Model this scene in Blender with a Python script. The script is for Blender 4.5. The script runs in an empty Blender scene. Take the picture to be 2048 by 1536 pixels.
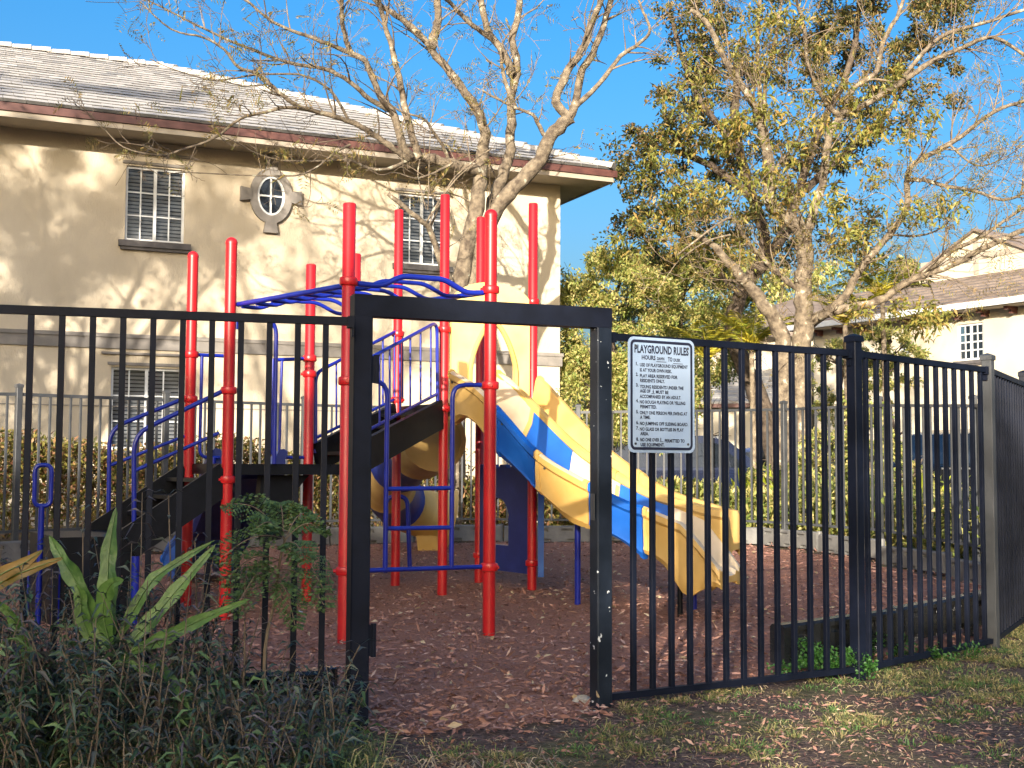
import bpy, math, random
import numpy as np
from mathutils import Vector, Matrix

random.seed(7); rng = np.random.default_rng(7)
scene = bpy.context.scene
COL = scene.collection

# ---------------------------------------------------------------- camera
FPX, CX, CY, HORIZON = 2500.0, 1024.0, 768.0, 930.0
CAM = Vector((0, 0, 1.2))
PITCH = math.atan((HORIZON - CY) / FPX); ROLL = 0.0045
F_ = Vector((0, math.cos(PITCH), math.sin(PITCH)))
_R0 = Vector((1, 0, 0)); _U0 = Vector((0, -math.sin(PITCH), math.cos(PITCH)))
R_ = math.cos(ROLL) * _R0 + math.sin(ROLL) * _U0
U_ = -math.sin(ROLL) * _R0 + math.cos(ROLL) * _U0
cam_data = bpy.data.cameras.new('camera'); cam = bpy.data.objects.new('camera', cam_data); COL.objects.link(cam)
cam_data.sensor_width = 36; cam_data.lens = 36 * FPX / 2048; cam_data.clip_end = 2000; cam_data.clip_start = 0.05
m = Matrix.Identity(4)
for i in range(3):
    m[i][0], m[i][1], m[i][2], m[i][3] = R_[i], U_[i], -F_[i], CAM[i]
cam.matrix_world = m
scene.camera = cam

# ---------------------------------------------------------------- sky, sun, exposure
SUN_EL, SUN_ROT = math.radians(14.0), math.radians(191.5)
world = bpy.data.worlds.new('World'); scene.world = world; world.use_nodes = True
wn = world.node_tree; wn.nodes.clear()
sky = wn.nodes.new('ShaderNodeTexSky'); sky.sky_type = 'NISHITA'; sky.sun_disc = False
sky.sun_elevation = SUN_EL; sky.sun_rotation = SUN_ROT
sky.altitude = 0; sky.air_density = 1.0; sky.dust_density = 7.0; sky.ozone_density = 3.0
bg = wn.nodes.new('ShaderNodeBackground'); bg.inputs[1].default_value = 0.11
wo = wn.nodes.new('ShaderNodeOutputWorld')
hs = wn.nodes.new('ShaderNodeHueSaturation'); hs.inputs['Saturation'].default_value = 1.4
wn.links.new(sky.outputs[0], hs.inputs['Color']); wn.links.new(hs.outputs[0], bg.inputs[0]); wn.links.new(bg.outputs[0], wo.inputs[0])
sun_d = bpy.data.lights.new('sun', 'SUN'); sun = bpy.data.objects.new('sun', sun_d); COL.objects.link(sun)
sun_d.energy = 3.6; sun_d.angle = math.radians(0.55); sun_d.color = (1.0, 0.89, 0.74)
SUN_DIR = Vector((-math.sin(SUN_ROT) * math.cos(SUN_EL), -math.cos(SUN_ROT) * math.cos(SUN_EL), -math.sin(SUN_EL)))
sun.rotation_euler = SUN_DIR.to_track_quat('-Z', 'Y').to_euler()
sun.location = (-6, -30, 12)
vs = scene.view_settings
vs.view_transform = 'Standard'; vs.look = 'None'; vs.exposure = 1.72; vs.gamma = 1.0; vs.use_curve_mapping = False
scene.cycles.max_bounces = 6; scene.cycles.transparent_max_bounces = 8; scene.cycles.diffuse_bounces = 4
try:
    scene.cycles.use_denoising = True
except Exception:
    pass

# ---------------------------------------------------------------- pixel -> place
def ray(px, py): return F_ + R_ * ((px - CX) / FPX) + U_ * ((CY - py) / FPX)
def D(px, py, Y):
    d = ray(px, py); return CAM + d * (Y / d.y)
def G(px, py, h=0.0):
    d = ray(px, py); return CAM + d * ((h - CAM.z) / d.z)
def VP(P, Q, px, py):
    """point where the pixel's ray meets the upright plane through the plan points P and Q"""
    d = ray(px, py); u = Vector((Q[0] - P[0], Q[1] - P[1])); n = Vector((-u.y, u.x))
    t = (n.x * (P[0] - CAM.x) + n.y * (P[1] - CAM.y)) / (n.x * d.x + n.y * d.y)
    return CAM + d * t

def smooth(a, b, x):
    t = np.clip((np.asarray(x, float) - a) / (b - a), 0, 1); return t * t * (3 - 2 * t)
def gz(x, y):
    """height of the ground"""
    return 0.13 * smooth(12, 17, y) + 0.08 * smooth(-2, -6, x) * smooth(9, 13, y) + 0.015 * np.sin(1.7 * np.asarray(x, float) + .4) * np.sin(1.3 * np.asarray(y, float))

# ---------------------------------------------------------------- materials
def lin(r, g, b):
    f = lambda c: (c / 255 / 12.92) if c / 255 <= .04045 else ((c / 255 + .055) / 1.055) ** 2.4
    return (f(r), f(g), f(b))
MATS = {}
def mat(name, c1, c2=None, rough=0.6, scale=6.0, bump=0.0, bscale=60.0, metallic=0.0, spec=0.5, island=False,
        transl=0.0, detail=4.0, lo=.35, hi=.65, chips=None, stretch=None, coat=0.0):
    if name in MATS: return MATS[name]
    mt = bpy.data.materials.new(name); mt.use_nodes = True; nt = mt.node_tree; nt.nodes.clear(); N = nt.nodes.new; L = nt.links.new
    out = N('ShaderNodeOutputMaterial'); p = N('ShaderNodeBsdfPrincipled')
    c2 = c2 or tuple(min(1, v * 1.22) for v in c1)
    tc = N('ShaderNodeTexCoord'); src = tc.outputs['Object']
    if stretch:
        mp = N('ShaderNodeMapping'); mp.inputs['Scale'].default_value = stretch; L(src, mp.inputs[0]); src = mp.outputs[0]
    nz = N('ShaderNodeTexNoise'); nz.inputs['Scale'].default_value = scale; nz.inputs['Detail'].default_value = detail; L(src, nz.inputs['Vector'])
    rp = N('ShaderNodeValToRGB'); rp.color_ramp.elements[0].position = lo; rp.color_ramp.elements[1].position = hi
    rp.color_ramp.elements[0].color = (*c1, 1); rp.color_ramp.elements[1].color = (*c2, 1)
    if island:
        ge = N('ShaderNodeNewGeometry'); mx = N('ShaderNodeMath'); mx.operation = 'MULTIPLY_ADD'
        mx.inputs[1].default_value = .75; L(ge.outputs['Random Per Island'], mx.inputs[0])
        m2 = N('ShaderNodeMath'); m2.operation = 'MULTIPLY'; m2.inputs[1].default_value = .25; L(nz.outputs[0], m2.inputs[0]); L(m2.outputs[0], mx.inputs[2])
        L(mx.outputs[0], rp.inputs[0]); rp.color_ramp.elements[0].position = .1; rp.color_ramp.elements[1].position = .9
        if isinstance(island, (list, tuple)):
            for pos, c in island:
                e = rp.color_ramp.elements.new(pos); e.color = (*c, 1)
    else:
        oi = N('ShaderNodeObjectInfo'); ad = N('ShaderNodeMath'); ad.operation = 'MULTIPLY_ADD'; ad.inputs[1].default_value = .16
        L(oi.outputs['Random'], ad.inputs[0]); sb = N('ShaderNodeMath'); sb.operation = 'SUBTRACT'; sb.inputs[1].default_value = .08
        L(nz.outputs[0], sb.inputs[0]); L(sb.outputs[0], ad.inputs[2]); L(ad.outputs[0], rp.inputs[0])
    colout = rp.outputs[0]
    if chips:
        n2 = N('ShaderNodeTexNoise'); n2.inputs['Scale'].default_value = chips[1]; n2.inputs['Detail'].default_value = 3; L(src, n2.inputs['Vector'])
        gt = N('ShaderNodeMath'); gt.operation = 'GREATER_THAN'; gt.inputs[1].default_value = chips[2]; L(n2.outputs[0], gt.inputs[0])
        mc = N('ShaderNodeMix'); mc.data_type = 'RGBA'; L(gt.outputs[0], mc.inputs[0]); L(colout, mc.inputs[6]); mc.inputs[7].default_value = (*chips[0], 1)
        colout = mc.outputs[2]
    L(colout, p.inputs['Base Color'])
    p.inputs['Roughness'].default_value = rough; p.inputs['Metallic'].default_value = metallic
    p.inputs['Specular IOR Level'].default_value = spec
    if coat: p.inputs['Coat Weight'].default_value = coat; p.inputs['Coat Roughness'].default_value = .1
    if bump:
        nb = N('ShaderNodeTexNoise'); nb.inputs['Scale'].default_value = bscale; nb.inputs['Detail'].default_value = 5; L(src, nb.inputs['Vector'])
        bp = N('ShaderNodeBump'); bp.inputs['Strength'].default_value = bump; bp.inputs['Distance'].default_value = .02
        L(nb.outputs[0], bp.inputs['Height']); L(bp.outputs[0], p.inputs['Normal'])
    sh = p.outputs[0]
    if transl:
        tr = N('ShaderNodeBsdfTranslucent'); L(colout, tr.inputs[0]); ms = N('ShaderNodeMixShader'); ms.inputs[0].default_value = transl
        L(p.outputs[0], ms.inputs[1]); L(tr.outputs[0], ms.inputs[2]); sh = ms.outputs[0]
    L(sh, out.inputs[0]); MATS[name] = mt; return mt

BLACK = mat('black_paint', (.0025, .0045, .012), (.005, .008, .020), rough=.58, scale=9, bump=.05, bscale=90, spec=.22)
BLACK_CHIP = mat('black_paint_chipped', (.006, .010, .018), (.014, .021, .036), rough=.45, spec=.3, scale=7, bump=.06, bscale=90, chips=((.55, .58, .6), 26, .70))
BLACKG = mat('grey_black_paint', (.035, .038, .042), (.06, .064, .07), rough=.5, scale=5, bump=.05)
DECKM = mat('black_vinyl', (.004, .005, .007), (.008, .009, .013), rough=.42, scale=12, bump=.1, bscale=120, spec=.2)
RED = mat('red_powder_coat', (.37, .006, .010), (.52, .010, .013), rough=.4, scale=3, bump=.015, bscale=18, coat=.08, detail=5, lo=.28, hi=.62, chips=((.5, .13, .11), 42, .73))
REDC = mat('red_clamp', (.44, .010, .014), (.55, .018, .02), rough=.3, scale=9)
BLUE = mat('blue_powder_coat', (.006, .015, .23), (.010, .024, .31), rough=.3, scale=6, coat=.1)
BLUEP = mat('blue_plastic', (.006, .085, .40), (.010, .12, .50), rough=.38, scale=3, bump=.03, bscale=25)
NAVY = mat('navy_plastic', (.012, .022, .15), (.02, .035, .2), rough=.45, scale=5, bump=.05, bscale=40)
YEL = mat('yellow_plastic', (.56, .34, .085), (.66, .43, .14), rough=.45, scale=3, bump=.03, bscale=25)
YELF = mat('faded_yellow_plastic', (.54, .43, .28), (.63, .52, .37), rough=.5, scale=5, bump=.03, bscale=30)
YELL = mat('pale_yellow_plastic', (.72, .50, .16), (.8, .6, .24), rough=.5, scale=3)
STUCCO = mat('cream_stucco', (.50, .43, .325), (.61, .535, .415), rough=.9, scale=2.2, bump=.4, bscale=45, spec=.2, detail=9, stretch=(1, 1, .4), lo=.25, hi=.75)
STUCCO2 = mat('pale_stucco', (.50, .445, .345), (.58, .52, .41), rough=.9, scale=1.0, bump=.2, bscale=40, spec=.2)
BAND = mat('grey_trim', (.19, .175, .16), (.25, .23, .21), rough=.8, scale=4, bump=.1)
BROWN = mat('brown_fascia', (.075, .03, .026), (.11, .045, .036), rough=.45, scale=6)
SOFFIT = mat('soffit_paint', (.30, .26, .21), (.36, .31, .25), rough=.8, scale=3)
SILLM = mat('dark_sill', (.07, .065, .065), (.11, .10, .10), rough=.6, scale=8)
WHITE = mat('white_frame', (.58, .60, .62), (.7, .72, .73), rough=.4, scale=5)
TILE = mat('roof_tile', (.20, .20, .20), (.46, .45, .43), rough=.85, scale=2.2, bump=.3, bscale=22, detail=6, island=[(.3, (.33, .315, .30)), (.7, (.42, .40, .375))])
TILED = mat('dark_tile_edge', (.05, .048, .045), (.12, .115, .11), rough=.95, scale=5)  # darker material for the lower butt faces of the tiles
TILE2 = mat('brown_roof_tile', (.13, .10, .082), (.22, .175, .145), rough=.85, scale=2.5, bump=.2, bscale=20)
TILEG = mat('grey_roof_tile', (.22, .21, .20), (.32, .31, .29), rough=.85, scale=2.5, bump=.2, bscale=20)
BLIND = mat('window_blind', (.36, .37, .38), (.5, .51, .52), rough=.7, scale=4)
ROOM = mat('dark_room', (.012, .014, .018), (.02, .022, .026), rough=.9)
BARK = mat('pale_bark', (.065, .048, .034), (.27, .22, .155), rough=.9, scale=9, bump=1.0, bscale=30, detail=8, lo=.3, hi=.7, chips=((.36, .35, .27), 9, .66))
BARKD = mat('dark_bark', (.045, .033, .025), (.12, .09, .065), rough=.95, scale=9, bump=.7, bscale=26, detail=8)
TWIG = mat('twig_bark', (.08, .06, .042), (.2, .155, .11), rough=.9, scale=6)
TIMBER = mat('border_plastic', (.10, .10, .098), (.16, .158, .15), rough=.55, scale=6, bump=.12, bscale=50)
TIMBERD = mat('border_plastic_dark', (.008, .009, .012), (.016, .018, .022), rough=.22, spec=.9, scale=6, bump=.1, bscale=50)
CONC = mat('concrete', (.32, .30, .27), (.48, .46, .42), rough=.95, scale=14, bump=.6, bscale=40)
SIGNW_SHADE = mat('sign_face_shade_tint', (.28, .38, .54), (.33, .43, .58), rough=.4, scale=3)  # white face tinted blue; the cool shade on it is put into the colour
SIGNB = mat('sign_ink', (.008, .010, .028), (.012, .014, .034), rough=.5, scale=6)
ASPH = mat('asphalt', (.04, .04, .042), (.065, .064, .064), rough=.9, scale=14, bump=.3, bscale=90)
def glass_mat():
    mt = mat('window_glass', (.02, .03, .045), (.03, .045, .065), rough=.04, scale=1, spec=.8)
    nt = mt.node_tree; p = [n for n in nt.nodes if n.type == 'BSDF_PRINCIPLED'][0]
    tr = nt.nodes.new('ShaderNodeBsdfTransparent'); ms = nt.nodes.new('ShaderNodeMixShader'); ms.inputs[0].default_value = .5
    out = [n for n in nt.nodes if n.type == 'OUTPUT_MATERIAL'][0]
    nt.links.new(p.outputs[0], ms.inputs[2]); nt.links.new(tr.outputs[0], ms.inputs[1]); nt.links.new(ms.outputs[0], out.inputs[0]); return mt
GLASS = glass_mat()
GLASSD = mat('dark_glass', (.01, .014, .02), (.016, .02, .03), rough=.05, spec=.8)

# ---------------------------------------------------------------- mesh building
class MB:
    def __init__(s): s.v = []; s.f = []; s.mi = []; s.cur = 0
    def quad(s, a, b, c, d):
        n = len(s.v); s.v += [tuple(a), tuple(b), tuple(c), tuple(d)]; s.f.append((n, n + 1, n + 2, n + 3)); s.mi.append(s.cur)
    def poly(s, pts):
        n = len(s.v); s.v += [tuple(p) for p in pts]; s.f.append(tuple(range(n, n + len(pts)))); s.mi.append(s.cur)
    def hexa(s, c):
        n = len(s.v); s.v += [tuple(p) for p in c]
        for q in ((0, 3, 2, 1), (4, 5, 6, 7), (0, 1, 5, 4), (1, 2, 6, 5), (2, 3, 7, 6), (3, 0, 4, 7)):
            s.f.append(tuple(n + i for i in q)); s.mi.append(s.cur)
        return s
    def box(s, x0, x1, y0, y1, z0, z1, M=None):
        c = [(x0, y0, z0), (x1, y0, z0), (x1, y1, z0), (x0, y1, z0), (x0, y0, z1), (x1, y0, z1), (x1, y1, z1), (x0, y1, z1)]
        if M is not None: c = [M @ Vector(p) for p in c]
        return s.hexa(c)
    def beam(s, a, b, w, h, up=(0, 0, 1)):
        a = Vector(a); b = Vector(b); d = (b - a).normalized(); up = Vector(up)
        sd = d.cross(up).normalized() * (w / 2); uu = sd.cross(d).normalized() * (h / 2)
        return s.hexa([a - sd - uu, b - sd - uu, b + sd - uu, a + sd - uu, a - sd + uu, b - sd + uu, b + sd + uu, a + sd + uu])
    def tube(s, pts, r, n=8, cap=True):
        pts = [Vector(p) for p in pts]; k = len(pts)
        rr = r if hasattr(r, '__len__') else [r] * k
        base = len(s.v); prev = None
        for i, p in enumerate(pts):
            t = (pts[min(i + 1, k - 1)] - pts[max(i - 1, 0)])
            t = t.normalized() if t.length > 1e-9 else Vector((0, 0, 1))
            if prev is None:
                ref = Vector((0, 0, 1)) if abs(t.z) < .9 else Vector((1, 0, 0)); a = t.cross(ref).normalized()
            else:
                a = (prev - t * prev.dot(t)); a = a.normalized() if a.length > 1e-6 else t.orthogonal().normalized()
            prev = a; b = t.cross(a)
            for j in range(n):
                an = 2 * math.pi * j / n; s.v.append(tuple(p + (a * math.cos(an) + b * math.sin(an)) * rr[i]))
        for i in range(k - 1):
            for j in range(n):
                q = base + i * n; s.f.append((q + j, q + (j + 1) % n, q + n + (j + 1) % n, q + n + j)); s.mi.append(s.cur)
        if cap:
            s.f.append(tuple(base + j for j in reversed(range(n)))); s.mi.append(s.cur)
            s.f.append(tuple(base + (k - 1) * n + j for j in range(n))); s.mi.append(s.cur)
        return s
    def rev(s, c, prof, n=16):
        """lathe about the upright axis through c: prof = [(r, z)]"""
        return s.tube([(c[0], c[1], c[2] + z) for r, z in prof], [max(r, 1e-4) for r, z in prof], n)
    def loft(s, rings, close=True, capends=True):
        n = len(rings[0]); base = len(s.v)
        for r in rings: s.v += [tuple(p) for p in r]
        for i in range(len(rings) - 1):
            for j in range(n if close else n - 1):
                q = base + i * n; s.f.append((q + j, q + (j + 1) % n, q + n + (j + 1) % n, q + n + j)); s.mi.append(s.cur)
        if capends and close:
            s.f.append(tuple(base + j for j in reversed(range(n)))); s.mi.append(s.cur)
            s.f.append(tuple(base + (len(rings) - 1) * n + j for j in range(n))); s.mi.append(s.cur)
        return s
    def mesh(s, name, mats, shade=None):
        me = bpy.data.meshes.new(name); me.from_pydata(s.v, [], s.f)
        mats = mats if isinstance(mats, (list, tuple)) else [mats]
        for x in mats: me.materials.append(x)
        if len(mats) > 1: me.polygons.foreach_set('material_index', s.mi)
        if shade is not None:
            me.shade_smooth(); me.set_sharp_from_angle(angle=math.radians(shade))
        me.update(); return me

def root(name, label, category, loc=(0, 0, 0), group=None):
    o = bpy.data.objects.new(name, None); COL.objects.link(o); o.location = loc; o.empty_display_size = .2
    o['label'] = label; o['category'] = category
    if group: o['group'] = group
    return o
def world_of(o):
    m_ = Matrix.Translation(Vector(o.location)) if o.parent is None else o.matrix_parent_inverse @ o.matrix_basis
    return m_ if o.parent is None else world_of(o.parent) @ m_
def put(name, me, parent=None, M=None):
    """link a mesh whose vertices are in world space (or placed by M) under parent"""
    o = bpy.data.objects.new(name, me); COL.objects.link(o)
    if parent is not None:
        o.parent = parent
        o.matrix_parent_inverse = world_of(parent).inverted()
    if M is not None: o.matrix_basis = M
    return o
def part(name, mb, mats, parent, shade=None, M=None): return put(name, mb.mesh(name, mats, shade), parent, M)
def hub(name, parent): 
    o = bpy.data.objects.new(name, None); COL.objects.link(o); o.parent = parent
    o.matrix_parent_inverse = Matrix.Translation(-Vector(parent.location)); o.empty_display_size = .1; return o
def tag(o, label, category=None, group=None, kind=None):
    o['label'] = label
    if category: o['category'] = category
    if group: o['group'] = group
    if kind: o['kind'] = kind
    return o

def np_mesh(name, V, Fq, mt, smooth_=False):
    me = bpy.data.meshes.new(name); V = np.asarray(V, np.float32); Fq = np.asarray(Fq, np.int32); k = Fq.shape[1]
    me.vertices.add(len(V)); me.vertices.foreach_set('co', V.ravel())
    me.loops.add(Fq.size); me.loops.foreach_set('vertex_index', Fq.ravel())
    me.polygons.add(len(Fq)); me.polygons.foreach_set('loop_start', np.arange(0, Fq.size, k, dtype=np.int32))
    me.polygons.foreach_set('loop_total', np.full(len(Fq), k, np.int32))
    me.materials.append(mt); me.update(calc_edges=True)
    if smooth_: me.shade_smooth()
    return me
def unit(a): return a / np.maximum(np.linalg.norm(a, axis=-1, keepdims=True), 1e-9)
def leaf_geo(P, A, L, W, fold=.25, droop=.0):
    """folded six-point leaves: P base, A axis, L length, W width"""
    n = len(P); A = unit(A); up = rng.normal(size=(n, 3)) * .55 + np.array([0, 0, 1.0])
    S = unit(np.cross(A, up)); Nn = np.cross(S, A); L = np.asarray(L).reshape(-1, 1) * np.ones((n, 1)); W = np.asarray(W).reshape(-1, 1) * np.ones((n, 1))
    mid = P + A * L * .45 + Nn * L * .03; tip = P + A * L - np.array([0, 0, 1.0]) * L * droop
    a = mid + S * W * .5 + Nn * W * fold; b = mid - S * W * .5 + Nn * W * fold
    V = np.stack([P, a, tip, mid, b], 1).reshape(-1, 3)
    i = np.arange(n)[:, None] * 5
    Fq = np.concatenate([i + np.array([[0, 1, 2, 3]]), i + np.array([[0, 3, 2, 4]])], 1).reshape(-1, 4)
    return V, Fq
def rand_dirs(n, zbias=0.0):
    d = rng.normal(size=(n, 3)); d[:, 2] += zbias; return unit(d)
def ellipsoid_pts(n, c, r, shell=.35):
    d = rand_dirs(n); u = rng.random((n, 1)) ** shell
    return np.array(c) + d * u * np.array(r)
def clumpy(n, c, r, k, cr, shell=.4):
    """n points in k clumps (radius cr) spread through the ellipsoid c, r"""
    cc = ellipsoid_pts(k, c, r, shell); idx = rng.integers(0, k, n)
    s = cr * (0.6 + 0.8 * rng.random((k, 1)))
    return cc[idx] + rand_dirs(n) * (rng.random((n, 1)) ** .5) * s[idx] * np.array([1, 1, .75])

# ================================================================ SETTING
# ---- plan of the playground
FENCE_N = [(-3.75, 4.90), (-2.16, 5.24), (-0.72, 5.64)]                   # near fence left of the gate
GATE_L, GATE_R = (-0.70, 5.77), (0.444, 6.23)
FENCE_R = [GATE_R, (1.96, 7.14), (3.18, 8.33), (4.02, 9.80)]              # panels right of the gate
BORDER = [(-6.6, 12.0), (-5.6, 13.4), (-3.9, 15.4), (-1.7, 17.1), (.9, 17.6), (3.2, 17.3), (4.15, 15.3), (4.85, 13.0), (4.75, 11.0), (4.1, 9.95)]
MULCH_POLY = BORDER + [(3.2, 8.45), (1.98, 7.3), (.55, 6.36), (.50, 6.10), (.42, 5.95), (.18, 5.80), (.02, 5.62), (-.22, 5.68), (-.40, 5.55), (-.62, 5.62), (-.74, 5.85), (-2.2, 5.45), (-4.0, 5.0), (-6.6, 7.0)]
def inside(x, y, poly):
    x = np.asarray(x); y = np.asarray(y); r = np.zeros(x.shape, bool); n = len(poly); j = n - 1
    for i in range(n):
        xi, yi = poly[i]; xj, yj = poly[j]
        c = ((yi > y) != (yj > y)) & (x < (xj - xi) * (y - yi) / ((yj - yi) + 1e-12) + xi); r ^= c; j = i
    return r

def edge_dist(x, y, poly):
    x = np.asarray(x, float); y = np.asarray(y, float); d = np.full(x.shape, 1e9)
    for i in range(len(poly)):
        (x0, y0), (x1, y1) = poly[i], poly[(i + 1) % len(poly)]; l2 = (x1 - x0) ** 2 + (y1 - y0) ** 2
        t = np.clip(((x - x0) * (x1 - x0) + (y - y0) * (y1 - y0)) / l2, 0, 1); d = np.minimum(d, np.hypot(x - x0 - t * (x1 - x0), y - y0 - t * (y1 - y0)))
    return d
def grid(xs, ys, zf, keep=None):
    X, Y = np.meshgrid(xs, ys); V = np.stack([X, Y, zf(X, Y)], -1).reshape(-1, 3)
    nx, ny = len(xs), len(ys); i = np.arange(ny - 1)[:, None] * nx + np.arange(nx - 1)[None]
    Fq = np.stack([i, i + 1, i + nx + 1, i + nx], -1).reshape(-1, 4)
    if keep is not None:
        c = V[Fq].mean(1); Fq = Fq[keep(c[:, 0], c[:, 1])]
        u, inv = np.unique(Fq, return_inverse=True); V = V[u]; Fq = inv.reshape(-1, 4)
    return V, Fq

def ground_mat():
    mt = bpy.data.materials.new('dirt_and_lawn'); mt.use_nodes = True; nt = mt.node_tree; nt.nodes.clear(); N = nt.nodes.new; L = nt.links.new
    out = N('ShaderNodeOutputMaterial'); p = N('ShaderNodeBsdfPrincipled'); p.inputs['Roughness'].default_value = .95; p.inputs['Specular IOR Level'].default_value = .2
    tc = N('ShaderNodeTexCoord')
    def noise(sc, d=6):
        n = N('ShaderNodeTexNoise'); n.inputs['Scale'].default_value = sc; n.inputs['Detail'].default_value = d; L(tc.outputs['Object'], n.inputs['Vector']); return n
    def ramp(n, a, ca, b, cb):
        r = N('ShaderNodeValToRGB'); e = r.color_ramp.elements; e[0].position = a; e[1].position = b; e[0].color = (*ca, 1); e[1].color = (*cb, 1); L(n.outputs[0], r.inputs[0]); return r
    dirt = ramp(noise(34, 10), .32, (.04, .027, .024), .72, (.19, .13, .105))
    grass = ramp(noise(20, 8), .3, (.05, .05, .024), .7, (.17, .14, .08))
    msk = ramp(noise(1.5, 3), .47, (0, 0, 0), .58, (1, 1, 1))
    mx = N('ShaderNodeMix'); mx.data_type = 'RGBA'; L(msk.outputs[0], mx.inputs[0]); L(dirt.outputs[0], mx.inputs[6]); L(grass.outputs[0], mx.inputs[7])
    L(mx.outputs[2], p.inputs['Base Color'])
    b = N('ShaderNodeBump'); b.inputs['Strength'].default_value = .9; b.inputs['Distance'].default_value = .03; L(noise(45, 8).outputs[0], b.inputs['Height']); L(b.outputs[0], p.inputs['Normal'])
    L(p.outputs[0], out.inputs[0]); return mt
xs = np.unique(np.concatenate([np.linspace(-400, -30, 12), np.linspace(-30, -8, 23), np.linspace(-8, 8, 161), np.linspace(8, 40, 33), np.linspace(40, 400, 12)]))
ys = np.unique(np.concatenate([np.linspace(-120, -10, 10), np.linspace(-10, 4, 15), np.linspace(4, 20, 161), np.linspace(20, 60, 41), np.linspace(60, 900, 20)]))
def ground_h(X, Y):
    far = smooth(60, 120, np.hypot(X, Y)); return gz(X, Y) * (1 - far) + .13 * far - .05 * inside(X, Y, MULCH_POLY) * smooth(.25, .6, edge_dist(X, Y, MULCH_POLY))
V, Fq = grid(xs, ys, ground_h)
tag(put('ground', np_mesh('ground', V, Fq, ground_mat(), True)), 'worn lawn and bare dirt around the fenced playground', kind='structure')

def mulch_mat():
    mt = mat('mulch_floor', (.16, .068, .05), (.42, .22, .155), rough=.95, scale=55, bump=1.0, bscale=80, detail=10, lo=.3, hi=.72, spec=.2, stretch=(1, 1.8, 1)); return mt
V, Fq = grid(np.arange(-6.7, 5.0, .1), np.arange(4.7, 17.8, .1), lambda X, Y: gz(X, Y) - .03 * (1 - smooth(.0, .22, edge_dist(X, Y, MULCH_POLY))) + .012 + .012 * np.sin(X * 5.1 + 1.2 * np.sin(Y * 3.3)) * np.sin(Y * 4.3), lambda x, y: inside(x, y, MULCH_POLY))
tag(put('mulch', np_mesh('mulch', V, Fq, mulch_mat(), True)), 'reddish wood mulch floor of the playground', kind='structure')

# parking lot behind, on the right
V, Fq = grid(np.linspace(2.5, 60, 30), np.linspace(21.5, 40, 12), lambda X, Y: gz(X, Y) + .02)
tag(put('parking_lot', np_mesh('parking_lot', V, Fq, ASPH)), 'dark asphalt parking lot beyond the playground', kind='structure')

# ---------------------------------------------------------------- fences
RAIL_T, RAIL_B = 1.865, 0.045
def zrot(p, ang, s=1.0): return Matrix.Translation(Vector(p)) @ Matrix.Rotation(ang, 4, 'Z') @ Matrix.Diagonal((1, 1, s, 1))
def picket_mesh(name, w, h, m_):
    b = MB(); c = w * .05
    r = [(-w / 2 + c, -w / 2), (w / 2 - c, -w / 2), (w / 2, -w / 2 + c), (w / 2, w / 2 - c), (w / 2 - c, w / 2), (-w / 2 + c, w / 2), (-w / 2, w / 2 - c), (-w / 2, -w / 2 + c)]
    b.loft([[(x, y, 0) for x, y in r], [(x, y, h) for x, y in r]]); return b.mesh(name, m_, 30)
PICKET = picket_mesh('picket', .0255, RAIL_T - RAIL_B - .05, BLACK)
PICKETG = picket_mesh('picket', .0255, 1.55, BLACKG)
def fence_post(par, p, h, w, m_, z0=0.0, cap=True):
    b = MB(); a = 0 if 'ang' not in par else par['ang']
    M = zrot((p[0], p[1], z0 - .15), p[2]); c = w * .07; r = [(-w/2 + c, -w/2), (w/2 - c, -w/2), (w/2, -w/2 + c), (w/2, w/2 - c), (w/2 - c, w/2), (-w/2 + c, w/2), (-w/2, w/2 - c), (-w/2, -w/2 + c)]
    b.loft([[M @ Vector((x, y, 0)) for x, y in r], [M @ Vector((x, y, h + .15)) for x, y in r]])
    o = part('post', b, m_, par, 30)
    if cap:
        b = MB(); k = w / 2 + .007; T = h + .15
        b.loft([[M @ Vector((x * s, y * s, z)) for x, y in ((-1, -1), (1, -1), (1, 1), (-1, 1))] for s, z in ((k, T - .012), (k, T + .016), (k * .9, T + .022), (.004, T + .036))])
        part('post_cap', b, m_, o, 30)
    return o
def fence_bay(par, A, B, n, gap0=.0, gap1=.0, t0=.0, zt=RAIL_T, zb=RAIL_B, mesh=PICKET, m_=BLACK, g=None, brackets=True):
    A = Vector(A); B = Vector(B); d = (B - A).normalized(); a = A + d * gap0; c = B - d * gap1; ang = math.atan2(d.y, d.x)
    za, zc = (g[0], g[1]) if g else (0, 0)
    for z, nm in ((zt - .019, 'top_rail'), (zb + .016, 'bottom_rail')):
        b = MB().beam((a.x, a.y, za + z), (c.x, c.y, zc + z), .036, .036 if nm == 'top_rail' else .032); o = part(nm, b, m_, par)
        if brackets and nm == 'top_rail':
            for q, zz, sg in ((a, za, 1), (c, zc, -1)):
                b = MB(); e = q + d * (.028 * sg); b.beam((q.x, q.y, zz + z - .004), (e.x, e.y, zz + z - .004), .048, .052); b.beam((q.x, q.y, zz + z - .045), ((q + d * .01 * sg).x, (q + d * .01 * sg).y, zz + z - .045), .03, .05); part('rail_bracket', b, m_, o)
    hgt = zt - zb - .05
    for i in range(n):
        t = (i + 1) / (n + 1) if not t0 else t0 + i * (1 - t0) / n; p = A.lerp(B, t); zz = za + (zc - za) * t
        put('picket', mesh, par, zrot((p.x, p.y, zz + zb + .02), ang + random.uniform(-.015, .015)))

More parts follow.
